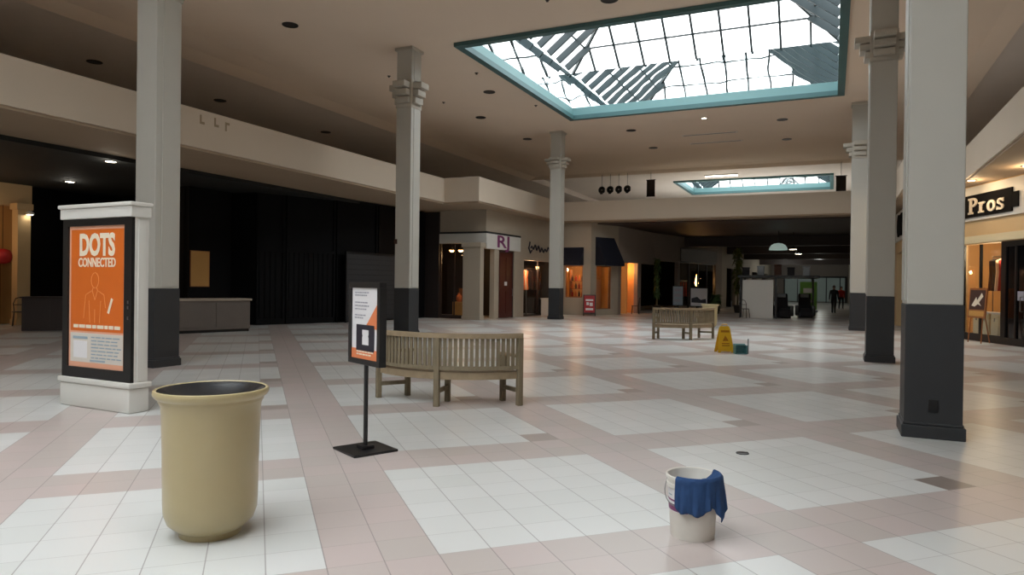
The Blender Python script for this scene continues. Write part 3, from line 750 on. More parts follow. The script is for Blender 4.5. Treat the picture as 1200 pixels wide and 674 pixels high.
sf = MB(); sf.box((-0.04, 0, 0), (0, 0.35, 2.3)); sf.box((1.1, 0, 0), (1.14, 0.35, 2.3))
for z in (0.9, 1.3, 1.7): sf.box((0, 0, z), (1.1, 0.35, z + 0.03))
sf.build('shelf_frame', M['warmwood'], s)
pb = None
for k in range(18):
    i, lvl = k % 6, k // 6
    c = ['cloth_red', 'cloth_or', 'cloth_br'][(i + lvl) % 3]
    o = MB().lathe([(0.055, 0), (0.06, 0.12), (0.05, 0.2), (0.02, 0.25), (0.02, 0.31)], 10).build('bottle', M[c], None, True)
    o.location = (-12.2 + i * 0.18, 33.88, (0.93, 1.33, 1.73)[lvl])
    tag(o, {'cloth_red': 'red bottle', 'cloth_or': 'orange bottle', 'cloth_br': 'brown bottle'}[c] + ' on the ' + ('lower', 'middle', 'top')[lvl] + ' shelf behind the orange lit window', 'bottle',
        c[-2:] + ' bottles on the ' + ('lower', 'middle', 'top')[lvl] + ' shelf of the awning shop')
point_light((-11.85, 33.55, 2.4), 11, (1.0, 0.5, 0.18), 0.08)
point_light((-11.6, 35.4, 2.6), 22, (1.0, 0.62, 0.3))
wn = thing('shop_window', 'orange glowing window under the sloping side awning', 'window', T4 @ Vector((0.4, 0.1, 0)), ang(*W4))
MB().box((0.04, -0.008, 0.34), (1.06, 0.008, 2.46)).build('pane', M['window'], wn)
MB().box((0, -0.04, 0.3), (1.1, 0.04, 0.34)).box((0, -0.04, 2.46), (1.1, 0.04, 2.5)).box((0, -0.04, 0.34), (0.04, 0.04, 2.46)).box((1.06, -0.04, 0.34), (1.1, 0.04, 2.46)).build('window_frame', M['warmwood'], wn)

# red poster easel before the awning shop
def a_board(loc, rz, wd, h, face, edge, label, marks):
    r = thing('sandwich_board', label, 'sign', loc, rz)
    tilt = 0.12
    for sgn in (-1, 1):
        T = Matrix.Rotation(-sgn * tilt, 4, 'X')
        T = Matrix.Translation((0, sgn * math.sin(tilt) * h, 0)) @ Matrix.Rotation(sgn * tilt, 4, 'X')
        MB().box((-wd/2, -0.015, 0.08), (wd/2, 0.015, h), T, bev=0.004).build('board', M[edge], r)
        for x in (-wd/2, wd/2 - 0.05): MB().box((x, -0.014, 0.0), (x + 0.05, 0.014, 0.08), T).build('foot', M[edge], r)
        if sgn == -1:
            MB().box((-wd/2 + 0.05, -0.019, 0.16), (wd/2 - 0.05, -0.015, h - 0.05), T).build('poster', M[face], r)
            mk = MB()
            for (x0, z0, x1, z1) in marks: mk.box((x0*wd, -0.022, z0*h), (x1*wd, -0.019, z1*h), T)
            mk.build('print', M['paper'], r)
    return r
a_board((-10.95, 32.9, 0), 0.35, 0.62, 1.05, 'red', 'brown', 'red and white poster sandwich board before the awning shop',
        [(-0.3, 0.7, 0.3, 0.78), (-0.24, 0.5, -0.04, 0.64), (0.02, 0.46, 0.26, 0.62), (-0.3, 0.26, 0.3, 0.36)])
# niche with an orange glow and a dark chair
point_light((-10.4, 37.4, 2.45), 14, (1.0, 0.55, 0.22), 0.08)
nl = thing('wall_lamp', 'small warm lamp high in the orange niche', 'lamp', (-10.55, 37.9, 2.6))
MB().lathe([(0.04, 0.12), (0.11, 0.0), (0.11, -0.01)], 14, cap1=False).build('lamp_shade', M['brown'], nl, True)
MB().lathe([(0.02, -0.08), (0.08, -0.05), (0.1, 0.0)], 14).build('bulb', M['warmlens'], nl, True)
MB().tube([(0, 0, 0.12), (0, 0.1, 0.2)], 0.012, 6).build('bracket', M['brown'], nl)
cafe_chair((-9.55, 36.4, 0), -1.2, 'dark chair standing before the orange niche')

# plants
def tall_plant(loc, h, spread, n, leafm, label, seed):
    rnd = random.Random(seed)
    r = thing('potted_tree', label, 'plant', loc)
    MB().lathe([(0.16, 0), (0.24, 0.42), (0.26, 0.44), (0.24, 0.46)], 16).build('pot', M['pot'], r, True)
    MB().tube([(0, 0, 0.4), (0.03, 0.02, h * 0.5), (-0.02, 0, h * 0.9)], [0.05, 0.04, 0.02], 8).build('trunk', M['bark'], r, True)
    lf = MB()
    for k in range(n):
        z = h * (0.3 + 0.7 * rnd.random()); a = rnd.random() * 2 * PI; rad = spread * (0.3 + 0.7 * rnd.random())
        d = Vector((math.cos(a), math.sin(a), 0)); s = Vector((-d.y, d.x, 0)); b0 = Vector((0, 0, z))
        tip = b0 + d * rad + Vector((0, 0, rnd.uniform(-0.35, 0.25)))
        mid = b0 + d * rad * 0.5 + Vector((0, 0, 0.1)); wd = 0.05 + 0.05 * rnd.random()
        lf.quad([b0, mid + s * wd, tip, mid - s * wd])
    lf.build('leaves', leafm, r)
    return r
tall_plant((-8.85, 38.4, 0), 3.0, 0.32, 160, M['leaf'], 'tall narrow potted tree between the orange niche and the dark shop', 3)
tall_plant((-5.05, 42.6, 0), 3.7, 0.5, 260, M['leafy'], 'tall yellow green potted tree left of the white kiosk', 5)
tall_plant((-5.9, 40.0, 0), 1.0, 0.45, 120, M['leaf'], 'low bushy potted plant beside the tall yellow green tree', 8)

# poster stands before the dark concourse shop
def poster_stand(loc, rz, wd, z0, z1, face, label, marks, mk='navyprint'):
    r = thing('poster_stand', label, 'sign', loc, rz)
    MB().box((-wd/2, -0.2, 0), (wd/2, 0.2, 0.03), bev=0.005).build('base', M['blackm'], r)
    MB().box((-0.03, -0.02, 0.03), (0.03, 0.02, z0)).build('post', M['blackm'], r)
    MB().box((-wd/2, -0.025, z0), (wd/2, 0.025, z1), bev=0.005).build('frame', M['blackm'], r)
    MB().box((-wd/2 + 0.04, -0.03, z0 + 0.04), (wd/2 - 0.04, -0.025, z1 - 0.04)).build('poster', M[face], r)
    for q in marks: MB().prism([(x * wd, z0 + (z1 - z0) * z) for x, z in q], -0.034, -0.03, axis='y').build('print', M[mk], r)
    return r
poster_stand((-8.05, 40.2, 0), 0.25, 0.62, 0.4, 1.55, 'bluegrey', 'grey framed poster stand left of the white poster behind the far bench',
             [[(-0.32, 0.72), (0.32, 0.72), (0.32, 0.86), (-0.32, 0.86)], [(-0.32, 0.45), (0.3, 0.45), (0.3, 0.6), (-0.32, 0.6)], [(-0.32, 0.2), (0.2, 0.2), (0.2, 0.32), (-0.32, 0.32)]], 'greyprint')
poster_stand((-7.0, 41.0, 0), 0.2, 1.0, 0.35, 1.45, 'paper', 'white poster stand with a dark sweeping picture behind the far bench',
             [[(-0.42, 0.22), (0.42, 0.18), (0.38, 0.42), (0.1, 0.36), (-0.1, 0.52), (-0.42, 0.44)]])
# concourse shop: dark glazing, pale sign, flame-like lamp
T6 = frame(*W6)
wn = thing('glazed_storefront', 'dark glazed storefront with black posts beyond the far bench', 'shop front', T6 @ Vector((3.5, 0.1, 0)), ang(*W6))
MB().box((0.0, -0.01, 0.1), (5.8, 0.01, 3.0)).build('pane', M['window'], wn)
fr = MB()
for k in range(5): fr.box((k*1.43, -0.05, 0), (k*1.43 + 0.08, 0.05, 3.0))
fr.box((0, -0.05, 3.0), (5.8, 0.05, 3.1)); fr.box((0, -0.05, 0), (5.8, 0.05, 0.1))
fr.build('window_frame', M['black'], wn)
MB().box((0, -0.16, 3.1), (5.8, 0.1, 3.9), bev=0.01).build('sign_band', M['counter'], wn)
fl = thing('flame_lamp', 'small flame shaped glowing lamp in the dark concourse shop', 'lamp', T6 @ Vector((7.9, 0.8, 0)))
MB().lathe([(0.12, 0), (0.12, 0.04), (0.02, 0.08), (0.02, 1.5), (0.1, 1.55)], 12).build('stand', M['brown'], fl, True)
MB().lathe([(0.06, 1.55), (0.13, 1.72), (0.09, 2.0), (0.02, 2.35)], 14).build('bulb', M['warmlens'], fl, True)
point_light(T6 @ Vector((7.9, 0.5, 2.0)), 5, (1.0, 0.5, 0.25))
rail_of_clothes(tuple(T6 @ Vector((6.0, 1.3, 0))), 7, 0.2, ang(*W6), ['cloth_red', 'cloth_br'], 'garments behind the concourse shop front', 'behind the dark concourse shop front', 1.9)

# ---------------------------------------------------- kiosk in the concourse
k = thing('kiosk', 'market kiosk with a white end panel under a flat dark canopy in the concourse', 'kiosk', (-3.35, 36.4, 0), 0.05)
MB().box((-0.72, -0.05, 0.0), (0.72, 0.05, 1.88), bev=0.01).build('end_panel', M['white'], k)
for x, y in ((-0.8, 0), (0.84, 0), (-0.8, 3.2), (2.6, 3.2)): MB().box((x-0.05, y-0.05, 0), (x+0.05, y+0.05, 2.0)).build('post', M['blackm'], k)
MB().box((-0.95, -0.2, 2.0), (2.8, 3.4, 2.12), bev=0.01).build('canopy', M['blackm'], k)
MB().box((-0.7, 0.4, 0), (0.7, 2.6, 0.95), bev=0.01).build('counter', M['counter'], k)
for i, (x, c) in enumerate(((-0.6, 'cloth_bk'), (0.1, 'greyp'), (0.9, 'cloth_br'), (1.5, 'cloth_bk'), (2.2, 'greyp'))):
    b = MB().box((-0.16, -0.16, 0), (0.16, 0.16, 0.34 + 0.07 * (i % 3)), bev=0.02).box((-0.18, -0.18, 0.34 + 0.07 * (i % 3)), (0.18, 0.18, 0.40 + 0.07 * (i % 3)), bev=0.01).build('storage_box', M[c], None)
    b.location = (-3.35 + x, 36.7 + 0.05 * x, 2.12)
    tag(b, ['black box at the white panel end of the kiosk canopy', 'grey box above the white kiosk panel', 'brown box midway on the kiosk canopy', 'black box midway on the kiosk canopy, beside the brown one', 'grey box at the far end of the kiosk canopy'][i], 'box', 'boxes on the kiosk canopy')
def recliner(loc, rz, label):
    r = thing('massage_chair', label, 'chair', loc, rz, 'black massage chairs')
    MB().box((-0.34, -0.4, 0.0), (0.34, 0.42, 0.22), bev=0.03).build('base', M['black'], r, True)
    MB().box((-0.3, -0.42, 0.22), (0.3, 0.3, 0.46), bev=0.06).build('seat', M['cloth_bk'], r, True)
    T = Matrix.Translation((0, 0.28, 0.4)) @ Matrix.Rotation(math.radians(-18), 4, 'X')
    MB().box((-0.3, -0.1, 0), (0.3, 0.12, 0.85), T, bev=0.06).build('backrest', M['cloth_bk'], r, True)
    MB().box((-0.2, -0.15, 0.62), (0.2, -0.08, 0.82), T, bev=0.03).build('headrest', M['greyp'], r, True)
    for s in (-1, 1): MB().box((s*0.38-0.09, -0.42, 0.1), (s*0.38+0.09, 0.32, 0.62), bev=0.05).build('armrest', M['black'], r, True)
    MB().box((-0.26, -0.72, 0.06), (0.26, -0.43, 0.40), bev=0.05).build('footrest', M['cloth_bk'], r, True)
    return r
recliner((-2.25, 37.4, 0), 0.2, 'black massage chair nearest the white kiosk panel')
recliner((-1.25, 38.6, 0), 0.1, 'black massage chair farther from the white kiosk panel')
cafe_chair((-3.9, 35.9, 0), 2.8, 'small dark chair standing before the white kiosk panel')
gb = thing('banner_stand', 'bright green banner stand beyond the kiosk', 'banner', (-1.35, 47.5, 0), 0.1)
MB().box((-0.5, -0.02, 0.15), (0.5, 0.02, 1.9)).build('banner', M['green'], gb)
MB().box((-0.55, -0.15, 0), (0.55, 0.15, 0.12), bev=0.02).build('base', M['greyp'], gb)
MB().box((-0.3, -0.026, 1.2), (0.3, -0.02, 1.5)).box((-0.3, -0.026, 0.6), (0.2, -0.02, 0.75)).build('print', M['paper'], gb)
# dome lamp over the concourse with two small spots beside
dl = thing('dome_lamp', 'pale green white dome lamp hanging in the dark concourse', 'lamp', (-2.67, 40.0, 3.55))
MB().lathe([(0.47, 0.0), (0.45, 0.12), (0.36, 0.26), (0.22, 0.34), (0.06, 0.37)], 26, cap0=False).build('lamp_shade', M['domelamp'], dl, True)
MB().tube([(0, 0, 0.36), (0, 0, 1.05)], 0.015, 6).build('stem', M['blackm'], dl)
for x, y, z, lb in ((-1.98, 41.0, 3.62, 'small bright spot lamp right of the dome lamp'), (-1.9, 46, 3.6, 'smaller spot lamp hanging beyond the dome lamp')):
    r = thing('spot_lamp', lb, 'lamp', (x, y, z), group='spot lamps by the dome lamp')
    MB().lathe([(0.2, 0.0), (0.2, 0.04), (0.1, 0.16)], 14, cap0=False).build('lamp_shade', M['blackm'], r, True)
    MB().lathe([(0.19, 0.0), (0.19, 0.02)], 14).build('lens', M['lens'], r)
    MB().tube([(0, 0, 0.16), (0, 0, 4.6 - z)], 0.012, 6).build('stem', M['blackm'], r)

# people in the distance
def person(loc, rz, h, label, top, legs):
    s = h / 1.72
    J = {'pel': (0, 0, 0.95, .165, .12), 'waist': (0, 0, 1.1, .15, .11), 'chest': (0, -0.01, 1.32, .18, .12), 'neck': (0, 0, 1.46, .06, .06),
         'jaw': (0, -0.015, 1.54, .065, .075), 'head': (0, -0.01, 1.63, .075, .09), 'crown': (0, 0, 1.70, .05, .06)}
    E = [('pel', 'waist'), ('waist', 'chest'), ('chest', 'neck'), ('neck', 'jaw'), ('jaw', 'head'), ('head', 'crown')]
    for sd, q in (('l', -1), ('r', 1)):
        st = 0.16 * q
        J.update({'hip'+sd: (q*.095, 0, .86, .10, .10), 'knee'+sd: (q*.09, -st*.8 - .02, .49, .07, .07), 'ank'+sd: (q*.1, -st + .08*abs(q) , .09, .042, .045), 'toe'+sd: (q*.11, -st - .08, .045, .04, .03),
                  'sh'+sd: (q*.19, 0, 1.38, .07, .07), 'elb'+sd: (q*.225, .03 + st*.3, 1.12, .05, .05), 'wri'+sd: (q*.235, -.03 + st*.8, .88, .036, .036), 'hand'+sd: (q*.235, -.05 + st*.9, .79, .034, .024)})
        E += [('pel', 'hip'+sd), ('hip'+sd, 'knee'+sd), ('knee'+sd, 'ank'+sd), ('ank'+sd, 'toe'+sd), ('chest', 'sh'+sd), ('sh'+sd, 'elb'+sd), ('elb'+sd, 'wri'+sd), ('wri'+sd, 'hand'+sd)]
    names = list(J)
    me = bpy.data.meshes.new('person')
    me.from_pydata([Vector(J[n][:3]) * s for n in names], [(names.index(a), names.index(b)) for a, b in E], [])
    o = bpy.data.objects.new('person', me); C.objects.link(o)
    md = o.modifiers.new('skin', 'SKIN'); sv = me.skin_vertices[0].data
    for i, n in enumerate(names): sv[i].radius = (J[n][3] * s, J[n][4] * s); sv[i].use_root = (n == 'pel')
    md2 = o.modifiers.new('sub', 'SUBSURF'); md2.levels = 2; md2.render_levels = 2
    dg = bpy.context.evaluated_depsgraph_get()
    m2 = bpy.data.meshes.new_from_object(o.evaluated_get(dg))
    o.modifiers.clear(); o.data = m2; bpy.data.meshes.remove(me)
    m2.materials.clear()
    for mm in (M[top], M[legs], M['skin'], M['black']): m2.materials.append(mm)
    for p in m2.polygons:
        z = p.center.z / s; x = abs(p.center.x) / s
        p.use_smooth = True
        p.material_index = 2 if z > 1.48 or (x > 0.185 and z < 0.86 and z > 0.7) else (0 if z > 0.93 or x > 0.2 else (3 if z < 0.1 else 1))
    zmin = min(v.co.z for v in m2.vertices)
    o.location = (loc[0], loc[1], -zmin); o.rotation_euler = (0, 0, rz)
    tag(o, label, 'person')
    hair = MB().lathe([(0.088*s, 1.60*s), (0.092*s, 1.66*s), (0.07*s, 1.72*s), (0.02*s, 1.745*s)], 14, Matrix.Translation((0, 0.012*s, 0)), cap0=False).build('hair', M['brown'], o, True)
    # arms end in fingers
    for q in (-1, 1):
        st = 0.16 * q
        f = MB()
        for i in range(4): f.tube([(s*(q*.245), s*(-.1 + st*.9 + i*.016), s*.78), (s*(q*.24), s*(-.105 + st*.9 + i*.017), s*(.72 - .01*(i in (1, 2))))], 0.008*s, 6)
        f.tube([(s*(q*.235), s*(-.1 + st*.9), s*.81), (s*(q*.22), s*(-.13 + st*.9), s*.76)], 0.009*s, 6)
        f.build('fingers', M['skin'], o, True)
    return o
person((0.11, 46.6), PI * 0.95, 1.70, 'person in dark clothes walking away down the concourse', 'jacket', 'black')
person((0.62, 56.0), 0.2, 1.66, 'distant person in a dark red top far down the concourse', 'cloth_red', 'jacket')

# far end: bright entrance
e = thing('entrance_doors', 'bright glazed entrance at the far end of the concourse', 'entrance', (-2.2, 79.9, 0))
MB().box((-2.4, -0.02, 0.1), (3.4, 0.02, 2.6)).build('pane', M['farlight'], e)
fr = MB()
for x in (-2.5, -1.2, 0.2, 1.6, 2.9, 3.45): fr.box((x, -0.06, 0), (x + 0.1, 0.06, 2.7))
fr.box((-2.5, -0.06, 2.6), (3.55, 0.06, 2.75)); fr.build('door_frame', M['blackm'], e)
for i, (x, y) in enumerate(((-4.0, 48.5), (-1.0, 56), (-3.0, 56), (-1.0, 66), (-3.0, 66))):
    r = thing('ceiling_light', 'small square light in the dark concourse ceiling', 'ceiling light', (x, y, 4.6), group='lights in the concourse ceiling')
    MB().box((-0.3, -0.3, -0.03), (0.3, 0.3, 0.0), bev=0.004).build('frame', M['blackm'], r)
    MB().box((-0.25, -0.25, -0.035), (0.25, 0.25, -0.03)).build('lens', M['lens'], r)
for x, y in ((-1.0, 61), (-4, 68), (-3, 75)): point_light((x, y, 3.4), 16, (0.95, 1.0, 0.95), 0.3)

# far upper wall ornaments
for i in range(4):
    r = thing('wreath', ['first', 'second', 'third', 'fourth'][i] + ' dark round wreath from the slim column, high on the far edge of the court', 'wreath', (-12.55 + i * 0.52, 39.75, 7.2), 0, 'dark wreaths high across the court')
    pts = [(0.12 * math.cos(a * PI / 8), 0, 0.12 * math.sin(a * PI / 8)) for a in range(17)]
    MB().tube(pts, 0.10, 8).build('ring', M['wreath'], r, True)
    MB().tube([(0, 0, 0.2), (0, 0, 0.92)], 0.012, 6).build('hanger', M['black'], r)
    MB().box((-0.08, -0.09, -0.26), (0.08, -0.05, -0.12), bev=0.01).build('bow', M['black'], r)
for x, z, lb in ((-9.6, 7.2, 'narrow dark hanging banner beside the row of dark wreaths'), (0.35, 6.9, 'dark hanging banner high beside the farthest golf side column')):
    r = thing('hanging_banner', lb, 'banner', (x, 39.75, z))
    MB().box((-0.24, -0.015, -0.5), (0.24, 0.015, 0.45)).build('cloth', M['brownpanel'], r)
    MB().tube([(-0.28, 0, 0.46), (0.28, 0, 0.46)], 0.02, 8).tube([(0, 0, 0.46), (0, 0, 8.1 - z)], 0.01, 6).build('rod', M['black'], r)
    MB().tube([(-0.26, 0, -0.5), (0.26, 0, -0.5)], 0.016, 8).build('bottom_rod', M['black'], r)

# ---------------------------------------------------- downlights and vents
def downlight(x, y, z, label, lit=False, grp='unlit downlights in the main ceiling', rr=0.13):
    r = thing('downlight', label, 'downlight', (x, y, z), group=grp)
    MB().lathe([(rr + 0.04, 0.0), (rr + 0.04, -0.015), (rr, -0.02), (rr, 0.0)], 20, cap0=False, cap1=False).build('ring', M['vent'], r, True)
    MB().lathe([(rr, -0.004), (rr * 0.98, -0.012)], 20).build('lens', M['lens'] if lit else M['black'], r)
    return r
for x, y, lb in ((-13.0, 14.05, 'unlit downlight between the directory column and the skylight'), (-4.85, 15.75, 'unlit downlight at the near border of the skylight'),
                 (-11.0, 21.7, 'unlit downlight beside the long teal border'), (-13.0, 24.9, 'unlit downlight left of the slim column'),
                 (-12.9, 29.4, 'unlit downlight right beside the slim column top'), (-8.0, 29.4, 'unlit downlight beyond the left corner of the skylight'),
                 (-8.0, 33.5, 'unlit downlight far beyond the left corner of the skylight'), (-1.9, 29.7, 'unlit downlight beyond the right corner of the skylight'),
                 (-1.95, 33.7, 'unlit downlight far beyond the right corner of the skylight'), (2.2, 20.5, 'unlit downlight right of the skylight')):
    downlight(x, y, 8.25, lb, rr=0.17)
downlight(-4.73, 28.3, 8.25, 'lit downlight beyond the middle of the skylight border', True, 'lit ceiling downlights', 0.10)
for x, y, lb in ((-20.4, 13.75, 'unlit downlight in the side ceiling over the directory sign'), (-20.4, 18.5, 'unlit downlight in the side ceiling over the counter'), (-20.3, 24.2, 'unlit downlight in the side ceiling nearest the corner shop')):
    downlight(x, y, 8.10, lb, False, 'unlit downlights in the side ceiling', 0.18)
for x, y, lb in ((-16.9, 11.85, 'lit downlight at the edge of the dark hall ceiling'), (-21.7, 13.87, 'lit downlight deep in the dark hall ceiling')):
    downlight(x, y, 4.55, lb, True, 'lit downlights in the dark hall', 0.13)
    point_light((x, y, 4.35), 2, (1.0, 0.93, 0.8), 0.1)
ws = thing('wall_lamp', 'small bright lamp on the pale pilaster in the dark hall', 'lamp', (-23.45, 13.72, 3.55))
MB().lathe([(0.1, 0), (0.12, 0.05), (0.05, 0.12)], 12, cap0=False).build('lamp_shade', M['white'], ws, True)
MB().lathe([(0.09, 0.0), (0.09, 0.02)], 12).build('lens', M['lens'], ws)
MB().tube([(0, 0, 0.1), (-0.06, 0, 0.14)], 0.015, 6).build('bracket', M['metal'], ws)
point_light((-23.4, 11.5, 3.0), 14, (1.0, 0.7, 0.42))
for y, lb in ((31.3, 'nearer dark slot vent in the ceiling beyond the skylight'), (33.2, 'farther dark slot vent in the ceiling beyond the skylight')):
    r = thing('slot_vent', lb, 'vent', (-5.0, y, 8.25), group='slot vents in the main ceiling')
    MB().box((-1.2, -0.12, -0.015), (1.2, 0.12, 0.0)).build('frame', M['ceil_side'], r)
    MB().box((-1.12, -0.03, -0.02), (1.12, 0.03, -0.015)).build('slot', M['black'], r)
r = thing('ceiling_light', 'long pale strip light on the far ceiling above the small skylight', 'ceiling light', (-6.3, 44.2, 8.45))
MB().box((-1.0, -0.15, -0.08), (1.0, 0.15, 0.0), bev=0.01).build('housing', M['white'], r)
MB().box((-0.95, -0.12, -0.1), (0.95, 0.12, -0.08)).build('lens', M['lens'], r)
sp = [(-8.2, 13.6), (-12.3, 12.0), (-10.4, 19.6), (-10.2, 24.0), (-13.2, 18.8), (-3.9, 15.3), (-13.2, 22.3), (-6.2, 15.2)]
spr = None
for i, (x, y) in enumerate(sp):
    if spr is None:
        spr = thing('sprinkler_head', 'tiny dark sprinkler head on the main ceiling', 'sprinkler', (x, y, 8.25), group='sprinkler heads on the main ceiling')
        MB().lathe([(0.06, 0.0), (0.055, -0.01), (0.018, -0.015), (0.018, -0.04)], 12).build('escutcheon', M['vent'], spr, True)
        MB().lathe([(0.035, -0.045), (0.035, -0.04)], 12).build('deflector', M['vent'], spr)
    else:
        s_ = copy_tree(spr); s_.location = (x, y, 8.25)

# ================================================================== GOLF SHOP
GA, GB = (2.5, 28.4), (5.6, 20.0)
TG = frame(GA, GB)            # local x runs from the far corner towards the viewer, local y into the shop
LG = math.hypot(GB[0]-GA[0], GB[1]-GA[1])
wall_run('wall_golf', GA, GB, [(0, LG, 4.25, 4.68), (0, LG, 2.9, 4.25), (0, 3.2, 0, 2.9), (8.3, LG, 0, 2.9)], m=M['beige'])
wall_run('wall_golfside', (2.4, 34.0), GA, [(0, 5.6, 3.0, 4.68), (0, 1.3, 0, 3.0), (5.0, 5.6, 0, 3.0)], m=M['beige'])
struct('wall_beyond', MB().box((5.6, -26, 0), (5.85, 20.0, 4.68)), M['wall'])
struct('trim_11', MB().box((0, -0.07, 2.92), (LG, 0.0, 3.06), TG).box((0, -0.05, 3.06), (LG, 0.0, 3.14), TG), M['beige2'])
struct('wall_golfback', MB().box((0, 3.3, 0), (LG, 3.4, 4.6), TG).box((-0.1, 0.3, 0), (0.0, 3.3, 4.6), TG), M['tanwall'])
gs = thing('shop_sign', 'white band sign with the word Pros on black, on the golf shop front', 'sign', TG @ Vector((0, 0, 0)), ang(GA, GB))
MB().box((0.1, -0.06, 3.60), (LG, -0.002, 4.62), bev=0.006).build('sign_band', M['white'], gs)
MB().box((0.9, -0.10, 3.70), (5.82, -0.06, 4.36)).box((5.80, -0.098, 3.80), (6.08, -0.06, 4.22)).build('sign_panel', M['signblack'], gs)
# slab letters P r o s
def slab_letters(T, h, gap, m, parent):
    st = 0.17 * h; mb = MB()
    y0, y1 = -0.03, 0.0
    x = 0.0
    # P
    mb.box((x + 0.10*h, y0, 0), (x + 0.10*h + st, y1, h), T)
    mb.box((x, y0, 0), (x + 0.20*h + st, y1, 0.12*h), T); mb.box((x, y0, 0.88*h), (x + 0.12*h, y1, h), T)
    def ring(cx, cz, rx, rz_, w, a0, a1, n=18):
        for i in range(n):
            a = a0 + (a1-a0)*i/n; b = a0 + (a1-a0)*(i+1)/n
            mb.prism([(cx + rx*math.cos(a), cz + rz_*math.sin(a)), (cx + rx*math.cos(b), cz + rz_*math.sin(b)),
                      (cx + (rx-w)*math.cos(b), cz + (rz_-w*0.8)*math.sin(b)), (cx + (rx-w)*math.cos(a), cz + (rz_-w*0.8)*math.sin(a))], y0, y1, T, axis='y')
    ring(x + 0.36*h, 0.72*h, 0.32*h, 0.28*h, st, -PI/2, PI/2)
    mb.box((x + 0.2*h, y0, 0.44*h), (x + 0.36*h, y1, 0.57*h), T); mb.box((x + 0.2*h, y0, 0.87*h), (x + 0.36*h, y1, h), T)
    x += 0.68*h + gap
    # r
    mb.box((x + 0.08*h, y0, 0), (x + 0.08*h + st, y1, 0.66*h), T); mb.box((x, y0, 0), (x + 0.40*h, y1, 0.11*h), T); mb.box((x, y0, 0.56*h), (x + 0.12*h, y1, 0.66*h), T)
    ring(x + 0.36*h, 0.42*h, 0.22*h, 0.25*h, st*0.9, PI*0.28, PI*0.95)
    x += 0.54*h + gap
    # o
    ring(x + 0.30*h, 0.33*h, 0.30*h, 0.34*h, st, 0, 2*PI, 28)
    x += 0.60*h + gap
    # s
    ring(x + 0.24*h, 0.49*h, 0.22*h, 0.19*h, st*0.85, PI*0.1, PI*1.5); ring(x + 0.24*h, 0.18*h, 0.23*h, 0.19*h, st*0.85, -PI*0.9, PI*0.5)
    mb.box((x + 0.40*h, y0, 0.45*h), (x + 0.47*h, y1, 0.67*h), T); mb.box((x, y0, 0.0), (x + 0.07*h, y1, 0.22*h), T)
    return mb.build('lettering', m, parent)
slab_letters(Matrix.Translation((3.80, -0.10, 3.79)) @ Matrix.Diagonal((1.36, 1, 1, 1)), 0.48, 0.05, M['cremetext'], gs)
ss = thing('shop_sign', 'white and black sign on the golf shop side, seen between the near columns', 'sign', (2.4, 34.0, 0), ang((2.4, 34.0), GA))
MB().box((0.3, -0.06, 3.45), (5.6, -0.002, 4.6), bev=0.006).build('sign_band', M['white'], ss)
MB().lathe([(0.44, 0), (0.44, 0.05)], 26, Matrix.Translation((2.6, -0.06, 4.02)) @ Matrix.Rotation(PI/2, 4, 'X')).lathe([(0.44, 0), (0.44, 0.05)], 26, Matrix.Translation((3.6, -0.06, 4.02)) @ Matrix.Rotation(PI/2, 4, 'X')).box((2.6, -0.108, 3.62), (3.6, -0.06, 4.42)).build('sign_panel', M['signblack'], ss)
# window and door
wn = thing('shop_window', 'warm lit golf shop window showing clothes beside the nearest column', 'window', TG @ Vector((3.2, 0.1, 0)), ang(GA, GB))
MB().box((0.05, -0.008, 0.22), (1.95, 0.008, 2.88)).build('pane', M['window'], wn)
MB().box((0, -0.05, 0), (2.0, 0.05, 0.22)).box((0, -0.05, 0.22), (0.05, 0.05, 2.9)).box((0.88, -0.03, 0.22), (0.95, 0.03, 2.88)).box((1.95, -0.05, 0.22), (2.0, 0.05, 2.9)).build('window_frame', M['black'], wn)
dd = thing('shop_door', 'black framed glass door of the golf shop beside the lit window', 'door', TG @ Vector((5.2, 0.1, 0)), ang(GA, GB))
MB().box((0.12, -0.01, 0.2), (2.98, 0.01, 2.75)).build('pane', M['glassdark'], dd)
fr = MB()
for x0, x1 in ((0.0, 0.16), (0.55, 0.62), (0.95, 1.05), (2.0, 2.1), (2.95, 3.1)): fr.box((x0, -0.05, 0), (x1, 0.05, 2.9))
fr.box((0.16, -0.05, 0), (2.95, 0.05, 0.2)); fr.box((0.16, -0.05, 2.75), (2.95, 0.05, 2.9))
fr.build('door_frame', M['black'], dd)
MB().tube([(0.9, -0.05, 0.95), (0.9, -0.11, 0.95), (0.9, -0.11, 1.35), (0.9, -0.05, 1.35)], 0.014, 8).build('door_handle', M['metal'], dd)
MB().box((0.63, -0.016, 1.25), (0.9, -0.01, 1.5)).build('notice', M['greyprint'], dd)
rail_of_clothes(tuple(TG @ Vector((3.25, 0.95, 0))), 6, 0.16, ang(GA, GB), ['cloth_br', 'cloth_bk', 'cloth_cr', 'cloth_red'], 'garments in the golf shop window', 'in the golf shop window', 2.55)
for x, lb in ((3.3, 'cream display cabinet in the golf shop window against the black post'), (4.2, 'cream display cabinet behind the picture easel in the golf shop')):
    r = thing('display_cabinet', lb, 'cabinet', TG @ Vector((x, 0.35, 0)), ang(GA, GB), 'cream cabinets in the golf shop window')
    MB().box((0, 0, 0.15), (0.8, 0.35, 0.82), bev=0.01).build('cabinet_body', M['beige2'], r)
    MB().box((-0.02, -0.02, 0.82), (0.82, 0.37, 0.87), bev=0.008).build('cabinet_top', M['white'], r)
    for a in (0.03, 0.42):
        dr = MB().box((a, -0.015, 0.2), (a + 0.35, 0.0, 0.78), bev=0.004).build('door', M['beige2'], r)
        MB().box((a + 0.16, -0.03, 0.6), (a + 0.19, -0.015, 0.7)).build('knob', M['metal'], dr)
    MB().box((0.03, 0.03, 0), (0.77, 0.32, 0.15)).build('plinth', M['black'], r)
